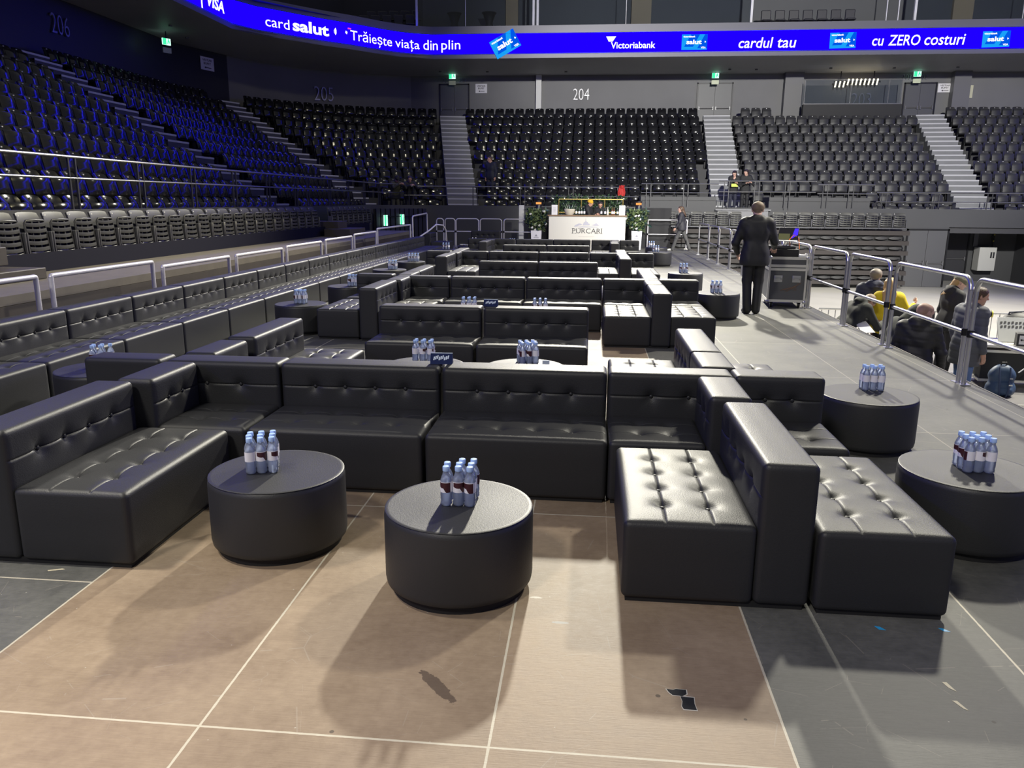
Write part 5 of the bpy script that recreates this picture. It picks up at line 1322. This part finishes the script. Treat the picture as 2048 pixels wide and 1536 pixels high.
        link('hair', sdf_mesh(HP+[(q(0, -.10, .05), q(0, -.12, .05), .04*s, .035*s, 0, .01)], res*.8, 'hair', [hm], cut), t)
    elif hair in ('beanie', 'cap', 'cap_long'):
        BP = [(p[0], p[1], p[2]+.006, p[3]+.006, 0, p[5]) for p in HP[:2]]+[(q(0, -.02, .09), q(0, .01, .10), .06*s, .05*s, 0, .04)]
        cm = hood if hasattr(hood, 'node_tree') else mat('cap_cloth', (.05, .06, .03), .7)
        if hair != 'beanie': BP += [(q(-.03, .10, .045), q(.03, .10, .045), .022*s, .022*s, 0, .03), (q(-.025, .145, .030), q(.025, .145, .030), .014*s, .014*s, 0, .02)]
        link('beanie' if hair == 'beanie' else 'cap', sdf_mesh(BP, res*.8, 'cap', [cm], [(q(0, 0, .012), (hb @ V3((0, -.25, -1))).normalized())]), t)
        HP2 = [(p[0], p[1], p[2]-.006, p[3]-.006, 0, p[5]) for p in HP]
        if hair == 'cap_long': HP2 += [(q(0, -.07, -.02), q(0, -.11, -.18), .055*s, .05*s, 0, .03), (q(.02, -.11, -.16), q(.02, -.16, -.32), .045*s, .02*s, 0, .03), (q(-.02, -.11, -.16), q(-.04, -.17, -.30), .045*s, .02*s, 0, .03)]
        link('hair', sdf_mesh(HP2, res*.8, 'hair', [hm], cut[:1] if hair == 'cap_long' else cut), t)
    elif hair == 'hooded':
        BP = [(p[0], p[1], p[2]+.02, p[3]+.016, 0, p[5]) for p in HP]+[(q(0, -.05, -.05), up(0, -.04, 1.44), .09*s, .10*s, 0, .04)]
        link('hood', sdf_mesh(BP, res*.8, 'hood', [coat_mat or top], [(q(0, .045, .03), (hb @ V3((0, 1, -.15))).normalized())]), t)
    t['_j'] = 0; del t['_j']
    return t
SUIT = mat('black_suit', (.014, .014, .016), .6, bump=.1, bscale=200); TROUS = mat('black_trousers', (.012, .012, .013), .65)
BROWNH = mat('brown_hair', (.065, .036, .02), .5); DARKH = mat('dark_hair', (.03, .02, .015), .5); FAIRH = mat('fair_hair', (.42, .27, .10), .5); GREYH = mat('grey_hair', (.20, .17, .14), .6); SANDH = mat('sandy_hair', (.17, .12, .075), .6)
NAVYC = mat('navy_cloth', (.022, .026, .05), .7); YELLOW = mat('yellow_wool', (.62, .47, .01), .8, bump=.2, bscale=80); GREYC = mat('grey_cloth', (.075, .08, .10), .7); JEANS = mat('blue_denim', (.10, .17, .36), .8, var=.25, vscale=8)
OLIVE = mat('olive_cloth', (.045, .045, .028), .8); BLK = mat('black_cloth', (.016, .016, .018), .75); WSHIRT = mat('white_shirt', (.6, .6, .6), .6); MUSTARD = mat('mustard_knit', (.62, .36, .02), .85, bump=.3, bscale=120)
PUFFM = mat('black_nylon', (.014, .014, .016), .6)
# man in black suit at the laptop
person('man in black suit seen from behind, working at the laptop on the flight case', (2.93, 10.80, 0), -.06, 1.81, lean=.03, head=(-.05, .30), skin=SKIN2,
       arms={'l': ((-.30, .03, 1.10), (-.24, .20, .92), (1, 0, -.2), .5), 'r': ((.29, .06, 1.12), (.33, .30, 1.02), (0, .2, -1), .35)}, feet={'l': (-.065, 0, 0, .2), 'r': (.075, .03, 0, .2)},
       top=WSHIRT, legs=TROUS, hair='cropped', hair_mat=SANDH, coat=True, coat_mat=SUIT, hem=.76, res=.008)
person('woman in dark blazer and wide trousers walking along the right stage edge', (3.66, 27.9, 0), pi/2-.25, 1.64, lean=.06, head=(.35, 0), fem=True, skin=SKIN2,
       feet={'l': (-.07, .34, .0, 0), 'r': (.07, -.30, .03, 0)}, arms={'l': ((-.24, .06, 1.12), (-.22, .20, .90), (1, 0, 0), .4), 'r': ((.23, -.10, 1.12), (.20, -.10, .88), (-1, 0, 0), .4)},
       top=NAVYC, legs=mat('charcoal_trousers', (.06, .06, .062), .8), shoes=CREAM, hair='long', hair_mat=BROWNH, coat=True, coat_mat=mat('dark_blazer', (.022, .022, .03), .7), hem=.80)
person('bartender in black jacket and mustard beanie behind the bar', (.20, 28.42, .12), -pi/2-.3, 1.74, head=(0, .15), top=WSHIRT, legs=BLK, hair='beanie', hood=MUSTARD, hair_mat=DARKH, coat=True, coat_mat=BLK, hem=.8, res=.012,
       arms={'l': ((-.22, .12, 1.12), (-.10, .34, 1.08), (0, 0, -1), .5), 'r': ((.22, .10, 1.12), (.10, .32, 1.08), (0, 0, -1), .5)})
person('dark-haired bartender in black jacket pouring beside the mustard beanie', (.62, 28.46, .10), pi-.35, 1.70, head=(.4, .35), top=WSHIRT, legs=BLK, hair='short', hair_mat=DARKH, coat=True, coat_mat=BLK, hem=.8, res=.012,
       arms={'l': ((-.24, .12, 1.14), (-.12, .36, 1.22), (1, 0, 0), .8), 'r': ((.24, .10, 1.12), (.10, .34, 1.18), (-1, 0, 0), .8)})
m = MB(); m.box(-.6, 1.1, 28.15, 28.8, 0, .10); o = m.build('duckboard', BLACK, None, 0); o.location = (0, 0, 0); tag(o, 'low dark duckboard under the two bartenders', 'board')
# people on the stands
person('man in olive jacket and dark cap leaning on the rail at left', (-7.88, 30.62, 1.02), pi+.62, 1.80, lean=.32, head=(.1, .2), hair='cap', hair_mat=DARKH, hood=mat('black_cap', (.012, .012, .014), .8), top=OLIVE, legs=OLIVE, coat=True, coat_mat=OLIVE, hem=.8, res=.012,
       arms={'l': ((-.24, .52, 1.22), (-.08, .70, 1.34), (0, 0, -1), .6), 'r': ((.24, .52, 1.22), (.06, .70, 1.36), (0, 0, -1), .6)})
person('dark-haired man in black leaning on the rail beside the olive jacket', (-7.38, 31.02, 1.02), pi+.42, 1.80, lean=.30, head=(-.1, .1), hair='short', hair_mat=DARKH, top=BLK, legs=BLK, coat=True, coat_mat=BLK, hem=.8, res=.012,
       arms={'l': ((-.24, .50, 1.22), (-.08, .68, 1.32), (0, 0, -1), .6), 'r': ((.24, .50, 1.22), (.06, .68, 1.32), (0, 0, -1), .6)})
person('person in long navy coat standing among the seats beside the left stairs', (-4.12, 32.75, 1.87), pi-.5, 1.80, head=(-.6, .1), hair='cropped', hair_mat=BROWNH, top=NAVYC, legs=BLK, coat=True, coat_mat=mat('navy_coat', (.012, .014, .026), .75), hem=.55, res=.012)
VEST = mat('lime_vest', (.55, .62, .12), .7)
p_ = person('woman in black with lime badge leaning on the rail by the stairs', (6.02, 31.30, 1.46), pi+.0, 1.62, lean=.25, head=(-.35, .25), fem=True, skin=SKIN2, hair='long', hair_mat=DARKH, top=BLK, legs=mat('dark_jeans', (.02, .022, .04), .8), coat=True, coat_mat=BLK, hem=.80, res=.012,
       arms={'l': ((-.26, .30, 1.05), (-.10, .42, 1.16), (0, 0, -1), .5), 'r': ((.24, .30, 1.08), (.05, .30, 1.34), (0, -1, 0), .6)})
m = MB(); m.box(-.13, .13, .30, .315, .94, 1.06); m.build('badge', VEST, p_, 0)
person('second woman in black leaning on the rail, right of the lime badge', (6.50, 31.30, 1.46), pi-.1, 1.66, lean=.22, head=(-.5, .15), fem=True, skin=SKIN2, hair='long', hair_mat=DARKH, top=WSHIRT, legs=BLK, coat=True, coat_mat=BLK, hem=.78, res=.012,
       arms={'l': ((-.34, .28, 1.06), (-.20, .46, 1.16), (0, 0, -1), .5), 'r': ((.22, .28, 1.06), (.02, .44, 1.14), (0, 0, -1), .5)})
# crew on the lower deck at right
DZ = -1.1
person('bald man in black puffer jacket beside the railing, seen from behind', (4.47, 8.05, DZ), -.50, 1.66, lean=.10, head=(-.8, .25), skin=SKIN2, hair='cropped', hair_mat=mat('shaved_hair', (.36, .22, .16), .6), top=BLK, legs=BLK, coat=True, coat_mat=PUFFM, hem=.66, puff=True, bulk=1.0, hood=True, res=.009,
       arms={'l': ((-.28, .08, 1.05), (-.22, .26, .86), (1, 0, 0), .4), 'r': ((.30, .08, 1.08), (.30, .26, .84), (-.6, 0, -.4), .3)})
person('man in dark grey jacket and blue jeans behind the railing', (5.47, 8.90, DZ), -1.3, 1.80, lean=.06, head=(-.35, .1), hair='short', hair_mat=BROWNH, top=BLK, legs=JEANS, coat=True, coat_mat=GREYC, hem=.70, puff=True, bulk=.8, res=.009, feet={'l': (-.12, .10, 0, 0), 'r': (.10, -.08, 0, 0)})
person('woman in mustard yellow coat with long fair hair, seen from behind', (5.28, 11.35, DZ), -.25, 1.68, head=(-.1, .05), fem=True, skin=SKIN2, hair='long', hair_mat=FAIRH, top=YELLOW, legs=BLK, coat=True, coat_mat=YELLOW, hem=.52, bulk=1.3, res=.009,
       arms={'l': None, 'r': ((.34, .10, 1.12), (.44, .30, 1.26), (-.6, 0, .4), .6)})
person('tall man in navy padded coat half hidden behind the yellow coat', (5.20, 11.85, DZ), -.35, 1.79, head=(-.2, 0), hair='cropped', hair_mat=GREYH, top=NAVYC, legs=BLK, coat=True, coat_mat=mat('navy_nylon', (.022, .026, .055), .65), hem=.42, puff=True, hood=True, res=.010)
person('woman in black hoodie and peaked cap with long fair hair, right of the yellow coat', (6.33, 11.5, DZ), -1.35, 1.74, lean=.10, head=(-.25, .25), fem=True, skin=SKIN2, hair='cap_long', hair_mat=FAIRH, hood=mat('khaki_cap', (.16, .15, .09), .8), top=BLK, legs=BLK, coat=True, coat_mat=BLK, hem=.8, res=.010)
person('brown-haired person in glasses and dark hoodie bending over papers', (4.42, 10.85, DZ), -1.15, 1.66, lean=.75, head=(-.1, .35), hair='short', hair_mat=SANDH, top=SOOT, legs=BLK, coat=True, coat_mat=mat('hoodie', (.02, .022, .02), .8), hem=.9, hood=True, res=.010,
       arms={'l': ((-.20, .62, .98), (-.10, .82, 1.0), (0, 0, -1), .4), 'r': ((.22, .55, .95), (.10, .78, 1.02), (0, 0, -1), .5)})
person('hooded person in dark green bending by the open flight case', (4.36, 8.66, DZ), -1.2, 1.66, lean=.55, head=(-.1, .3), hair='hooded', top=BLK, legs=BLK, coat=True, coat_mat=mat('green_black', (.022, .026, .022), .8), hem=.9, res=.010,
       arms={'l': ((-.22, .42, .92), (-.10, .66, .84), (0, 0, -1), .4), 'r': ((.26, .36, .86), (.28, .56, .72), (0, 0, -1), .4)})
person('bare-armed person mostly outside the right edge of the photo', (6.42, 8.35, DZ), .3, 1.72, hair='short', hair_mat=DARKH, top=BLK, legs=BLK, coat=False, res=.012,
       arms={'l': ((-.30, .02, 1.08), (-.34, .08, .84), (1, 0, 0), .4), 'r': None})
# ------------------------------------------------------------------ gear on the stage and at the mixing position
m = MB(); m.box(4.25, 6.35, 7.0, 13.6, -1.2, -1.1); m.box(6.35, 11.5, 9.55, 13.6, -1.2, -1.1); struct(m.build('platform', mat('crew_deck', (.16, .155, .16), .5, var=.15), None, 0))
m = MB(); m.box(6.35, 11.5, 9.53, 9.55, -1.2, -1.095); m.box(6.35, 11.5, 9.52, 9.55, -1.30, -1.22); struct(m.build('trim_6', ALU, None, 0))
m = MB(); m.box(4.4, 11.3, 9.7, 13.5, -1.5, -1.2); struct(m.build('platform_base', BLACK, None, 0))
def castors(t, xs, ys, r=.05):
    for x in xs:
        for y in ys:
            m = MB(); m.tube([(x-.018, y, r), (x+.018, y, r)], r, 14); m.box(x-.03, x+.03, y-.03, y+.03, r*1.5, r*2+.01); m.build('castor', BLACK, t)
def flight_case(name, label, loc, rot, w, d, h, z0=.11, board=CASEGREY, lid=True, cast=True):
    t = thing(name, label, 'flight case', loc, rot)
    m = MB(); m.box(-w/2, w/2, 0, d, z0, h); m.build('body', board, t, 0)
    m = MB(); e = .022
    for x in (-w/2, w/2):
        for y in (0, d): m.box(x-e/2-.004, x+e/2+.004, y-e/2-.004, y+e/2+.004, z0, h)
    levels = [z0+e/2, h-e/2]+([h-.14, h-.20] if lid else [])
    for z in levels:
        for y in (0, d): m.box(-w/2, w/2, y-.012, y+.012, z-.022, z+.022)
        for x in (-w/2, w/2): m.box(x-.012, x+.012, 0, d, z-.022, z+.022)
    m.build('aluminium_edge', ALU, t, 0)
    for k, x in enumerate((-w*.25, w*.25)):
        m = MB(); m.box(x-.07, x+.07, -.012, -.002, h-.42, h-.30, 0, .004); m.tube([(x-.045, -.02, h-.375), (x-.045, -.035, h-.345), (x+.045, -.035, h-.345), (x+.045, -.02, h-.375)], .008, 6); m.build('handle', STEEL, t)
    for x in (-w/2, w/2):
        for z in (z0, h):
            m = MB(); m.ball((x, 0, z), .032, 8, 6); m.build('ball_corner', STEEL, t)
    if cast: castors(t, (-w/2+.07, w/2-.07), (.08, d-.08))
    return t
fc = flight_case('flight_case', 'grey flight case on castors with metal edges beside the suited man', (3.67, 11.62, 0), -.10, .60, .95, .86)
m = MB(); rr = random.Random(4)
for k in range(7): m.tube([(-.10+.02*k, -.006, .30+.02*sin(k)), (.05+.03*k, -.006, .34+.015*k), (.16, -.006, .30+.02*k)], .004, 5)
m.build('faded_scrawl', mat('brown_scrawl', (.18, .12, .085), .7), fc)
t = thing('dj_mixer', 'black mixing controller with knobs on top of the flight case', 'mixer', (3.55, 11.8, .862), -.10)
m = MB(); m.box(-.30, .32, 0, .40, 0, .13, 0, .008); m.build('body', BLACK, t); m = MB(); m.box(-.36, .26, .02, .44, .135, .185, 0, .006); m.build('top_deck', SOOT, t)
for k in range(9):
    m = MB(); m.lathe([(.012, 0), (.012, .02), (0, .022)], 10, (-.30+k*.06, .08+(k % 3)*.08, .185)); m.build('knob', STEEL, t)
t = thing('laptop', 'open white laptop with blue screen glow on a stand above the mixer', 'laptop', (3.62, 11.85, 1.12), -.45)
m = MB(); m.box(-.17, .17, 0, .24, 0, .016, 0, .005); m.build('base', mat('laptop_white', (.68, .68, .67), .35), t)
m = MB(T=Matrix.Translation((0, .24, .01)) @ Matrix.Rotation(radians(-17), 4, 'X')); m.box(-.17, .17, 0, .010, 0, .23, 0, .004); sc_ = m.build('screen', BLACK, t)
T = Matrix.Translation((0, .24, .01)) @ Matrix.Rotation(radians(-17), 4, 'X')
m = MB(T); m.add([(-.16, -.002, .015), (.03, -.002, .015), (.03, -.002, .12), (-.16, -.002, .12)], [(0, 1, 2, 3)]); m.build('window', glow('screen_olive', (.20, .20, .10), .6), sc_, 0)
m = MB(T); m.add([(.06, -.002, .03), (.16, -.002, .10), (.16, -.002, .215), (.10, -.002, .215)], [(0, 1, 2, 3)]); m.build('window', glow('screen_blue', (.06, .03, .9), 1.4), sc_, 0)
m = MB(); m.tube([(-.1, .12, 0), (-.1, .12, -.06)], .01, 6); m.tube([(.1, .12, 0), (.1, .12, -.06)], .01, 6); m.build('stand', STEEL, t)
m = MB(); m.tube([(.02, 0, 0), (.0, .05, .16), (.08, .1, .24), (.16, .06, .18), (.17, 0, .0)], .008, 8); o = m.build('orange_cable', mat('orange_rubber', (.70, .16, .03), .5)); o.location = (3.74, 11.95, .99); tag(o, 'orange cable looping over the mixer beside the laptop', 'cable')
m = MB(); m.box(-.09, .05, -.05, .05, 0, .045, 0, .01); m.ball((.04, 0, .03), .035, 8, 6); o = m.build('white_plug', WHITE); o.location = (3.95, 11.78, .862); tag(o, 'white plug strip at the right end of the flight case top', 'plug')
# open case with screen and keyboard among the crew
t = flight_case('case_stack', 'black case stack with white metal edges before the bald man', (4.72, 8.98, DZ), -.35, .62, .45, .98, 0, BLACK, True, False)
t = thing('lighting_console', 'lighting console with raised screen lid and keys on the case stack', 'console', (4.70, 9.0, DZ+1.005), -.35)
m = MB(); m.box(-.34, .34, 0, .40, 0, .07, 0, .01); m.build('body', BLACK, t)
m = MB()
for i in range(9):
    for j in range(4): m.box(-.06+i*.038, -.03+i*.038, .05+j*.07, .10+j*.07, .07, .078)
m.build('keys', mat('pale_keys', (.55, .56, .56), .4), t, 0)
T = Matrix.Translation((.02, .40, .07)) @ Matrix.Rotation(radians(-18), 4, 'X')
m = MB(T); m.box(-.30, .33, 0, .03, 0, .32, 0, .008); l_ = m.build('lid', BLACK, t)
m = MB(T); m.add([(.03, -.002, .02), (.21, -.002, .02), (.21, -.002, .30), (.03, -.002, .30)], [(0, 1, 2, 3)]); m.build('screen', glow('grey_screen', (.16, .20, .19), .8), l_, 0)
t = thing('small_mixer', 'small grey mixer beside the hooded person at the stage edge', 'mixer', (4.32, 9.25, DZ+.72), -.4)
m = MB(); m.prism([(0, 0), (.30, 0), (.30, .10), (0, .03)], lambda p: (-.22, p[0], p[1]), lambda p: (.22, p[0], p[1])); m.build('body', mat('mixer_grey', (.3, .32, .30), .4), t, 0)
m = MB()
for i in range(8):
    for j in range(4): m.box(-.18+i*.05, -.165+i*.05, .04+j*.06, .055+j*.06, .05+j*.012, .075+j*.014)
m.build('knobs', INK, t, 0)
m = MB(); m.box(-.45, .30, -.15, .45, 0, .715, 0, .01); o = m.build('equipment_rack', BLACK); o.location = (4.32, 9.35, DZ); o.rotation_euler.z = -.4; tag(o, 'black equipment rack carrying the small grey mixer', 'rack')
m = MB(); m.box(-.11, .11, -.15, .15, 0, .004); o = m.build('paper_sheets', PAPER, None, 0); o.location = (4.72, 10.72, DZ+.93); o.rotation_euler = (.5, 0, .3); tag(o, 'white paper sheets before the person in glasses', 'paper')
t = thing('folding_stand', 'thin black folding stand under the papers', 'stand', (4.72, 10.8, DZ))
m = MB()
for a, b in (((-.15, 0, 0), (.12, 0, .9)), ((.15, 0, 0), (-.12, 0, .9)), ((-.15, .2, 0), (.12, .2, .9)), ((.15, .2, 0), (-.12, .2, .9))): m.tube([a, b], .012, 6)
m.tube([(-.12, 0, .9), (-.12, .2, .9), (.12, .2, .9), (.12, 0, .9)], .012, 6); m.build('legs', BLACK, t)
# big mixing desk on castors
t = thing('mixing_desk', 'wide black desk case on castors with aluminium edges at the right edge', 'desk', (7.55, 10.5, DZ), -.16)
W2 = 1.0
m = MB(); m.box(-W2, W2, .02, .75, .15, .60); m.build('skirt_panel', mat('desk_black', (.022, .023, .022), .7), t, 0)
m = MB()
for z in (.13, .60, .68): m.box(-W2-.02, W2+.02, 0, .78, z-.02, z+.02)
m.build('aluminium_edge', ALU, t, 0)
m = MB(); m.box(-W2, W2, .03, .75, .62, .66); m.build('tray', BROWN_BOARD, t, 0)
castors(t, (-.85, -.70, .05, .75), (.12, .65), .055)
t = thing('console_lid', 'tilted grey console back panel with dark lettering on the desk', 'console', (7.35, 10.85, DZ+.71), -.16)
T = Matrix.Rotation(radians(-32), 4, 'X')
m = MB(T); m.box(-.46, .46, 0, .02, .0, .44, 0, .006); m.build('panel', mat('console_silver', (.42, .43, .42), .4), t)
m = MB(T); f3 = lambda u, v: (u, -.003, v)
rr = random.Random(2)
for k in range(7):
    for j in range(2): m.add([f3(-.42+k*.055+a, .24+j*.07+b+.008*(k % 2)) for a, b in ((0, 0), (.035, .01), (.04, .05), (.006, .045))], [(0, 1, 2, 3)])
for k in range(4): m.add([f3(.0+k*.06+a, .12+b) for a, b in ((0, 0), (.03, 0), (.03, .025), (0, .025))], [(0, 1, 2, 3)])
m.build('print', INK, t, 0)
m = MB(T); m.box(.46, .50, -.02, .05, -.02, .50); m.build('side_cheek', STEEL_DARK, t, 0)
t = thing('small_amplifier', 'small black unit with white controls under the console panel', 'amplifier', (7.15, 10.55, DZ+.70), -.3)
m = MB(); m.box(-.15, .15, 0, .2, 0, .20, 0, .008); m.build('body', SOOT, t)
m = MB(); m.box(-.12, .02, -.004, 0, .03, .17); m.build('front_plate', WHITE, t, 0)
for k in range(3):
    m = MB(); m.lathe([(.015, 0), (.015, .02), (0, .02)], 8); o = m.build('knob', INK, t); o.location = (-.09+k*.04, -.004, .10); o.rotation_euler.x = pi/2
for k, (x, y, w, h) in enumerate(((7.75, 10.6, .18, .14), (8.05, 10.7, .2, .2), (7.9, 10.55, .15, .06))):
    m = MB(); m.box(-w/2, w/2, 0, .15, 0, h, 0, .006); o = m.build('equipment_box', (BLACK, SOOT, WHITE)[k]); o.location = (x, y, DZ+.70); tag(o, '%s box of equipment on the desk at the right edge' % ('low black', 'tall charcoal', 'flat white')[k], 'box', 'small equipment on the desk')
m = MB(); rr = random.Random(8)
for k in range(5):
    x = 7.3+k*.22; m.tube([(x, 10.5, DZ+.72), (x+.1, 10.42, DZ+.80), (x+.16, 10.40, DZ+.66), (x+.05, 10.42, DZ+.48-.04*k), (x-.08, 10.42, DZ+.62)], .008, 6)
m.tube([(7.25, 10.42, DZ+.70), (7.15, 10.38, DZ+.45), (6.98, 10.36, DZ+.32)], .010, 6)
o = m.build('white_cable', WHITE); tag(o, 'white cables hanging over the front of the desk', 'cable')
# monitor speaker wedge and camera behind
t = thing('monitor_bag', 'dark rounded bag with cables behind the console panel', 'bag', (7.4, 11.4, DZ+.75), 0)
m = MB(); m.ball((0, 0, .15), .26, 14, 8, 0, (1.2, .7, .9)); m.build('body', SOOT, t); m = MB(); m.tube([(-.28, 0, .1), (-.15, 0, .38), (.12, 0, .40), (.38, 0, .20), (.5, 0, .0)], .014, 8); m.build('strap', GREYC, t)
t = thing('video_camera', 'black video camera with yellow ring behind the man in jeans', 'camera', (6.85, 11.9, DZ+.98), -.2)
m = MB(); m.box(-.28, .18, -.06, .06, 0, .13, 0, .02); m.box(-.1, .02, -.05, .05, .13, .20, 0, .01); m.build('body', BLACK, t); m = MB(); m.tube([(.18, 0, .07), (.33, 0, .06)], .055, 14); m.build('lens', SOOT, t); m = MB(); m.tube([(.33, 0, .06), (.35, 0, .06)], .06, 14); m.build('ring', mat('yellow_ring', (.75, .68, .08), .5), t)
m = MB()
for a in (0, 2.1, 4.2): m.tube([(0, 0, 0), (.35*cos(a), .35*sin(a), -.98)], .018, 6)
m.build('tripod', BLACK, t)
# backpack
t = thing('backpack', 'dark blue backpack standing on the deck before the desk', 'backpack', (6.62, 10.12, DZ), -.15)
bp_ = sdf_mesh([((-.08, 0, .12), (.08, 0, .12), .13, .13, 0, .06), ((-.07, .0, .32), (.07, .0, .32), .12, .12, 0, .06), ((-.03, 0, .40), (.03, 0, .40), .09, .09, 0, .06), ((-.07, -.10, .10), (.07, -.10, .10), .075, .075, 0, .03), ((-.06, -.10, .2), (.06, -.10, .2), .05, .05, 0, .03)], .012, 'bag_body', [mat('blue_nylon', (.022, .05, .11), .55)], [(V3((0, 0, 0)), V3((0, 0, -1)))])
link('bag_body', bp_, t)
for x in (-.08, .07):
    m = MB(); m.tube([(x, -.10, .46), (x, -.145, .36), (x*.9, -.16, .26), (x*.8, -.185, .12), (x*.6, -.15, .02)], .013, 6); m.build('strap', mat('blue_strap', (.015, .03, .08), .6), t)
m = MB(); m.tube([(-.04, -.02, .48), (-.03, -.03, .53), (.03, -.03, .53), (.04, -.02, .48)], .01, 6); m.build('grab_handle', BLACK, t)
m = MB(); m.box(.05, .10, -.195, -.18, .20, .215); m.box(.06, .10, -.17, -.16, .30, .31); m.build('buckle', STEEL, t, 0)
# crowd barriers on the arena floor
def barrier(a, b, lab, zt=-.42, z0=-1.5):
    a, b = Vector(a), Vector(b); L = (b-a).length; t = thing('crowd_barrier', lab, 'barrier', (a.x, a.y, z0), atan2(b.y-a.y, b.x-a.x), 'steel crowd barriers on the arena floor')
    h = zt-z0
    m = MB(); m.tube([(0, 0, .15), (0, 0, h-.08), (.08, 0, h), (L-.08, 0, h), (L, 0, h-.08), (L, 0, .15)], .02, 8, closed=True); m.build('frame', STEEL, t)
    n = int(L/.14)
    for k in range(1, n):
        m = MB(); m.tube([(L*k/n, 0, .15), (L*k/n, 0, h)], .009, 6); m.build('bar', STEEL, t)
    for x in (.25, L-.25):
        m = MB(); m.box(x-.03, x+.03, -.28, .28, 0, .02); m.box(x-.02, x+.02, -.02, .02, 0, .16); m.build('foot', STEEL, t, 0)
barrier((5.1, 14.9), (7.2, 14.8), 'steel crowd barrier behind the yellow coat, left section'); barrier((7.3, 14.8), (9.3, 14.6), 'steel crowd barrier right of the yellow coat'); barrier((9.4, 14.6), (11.4, 14.4), 'steel crowd barrier farthest right')
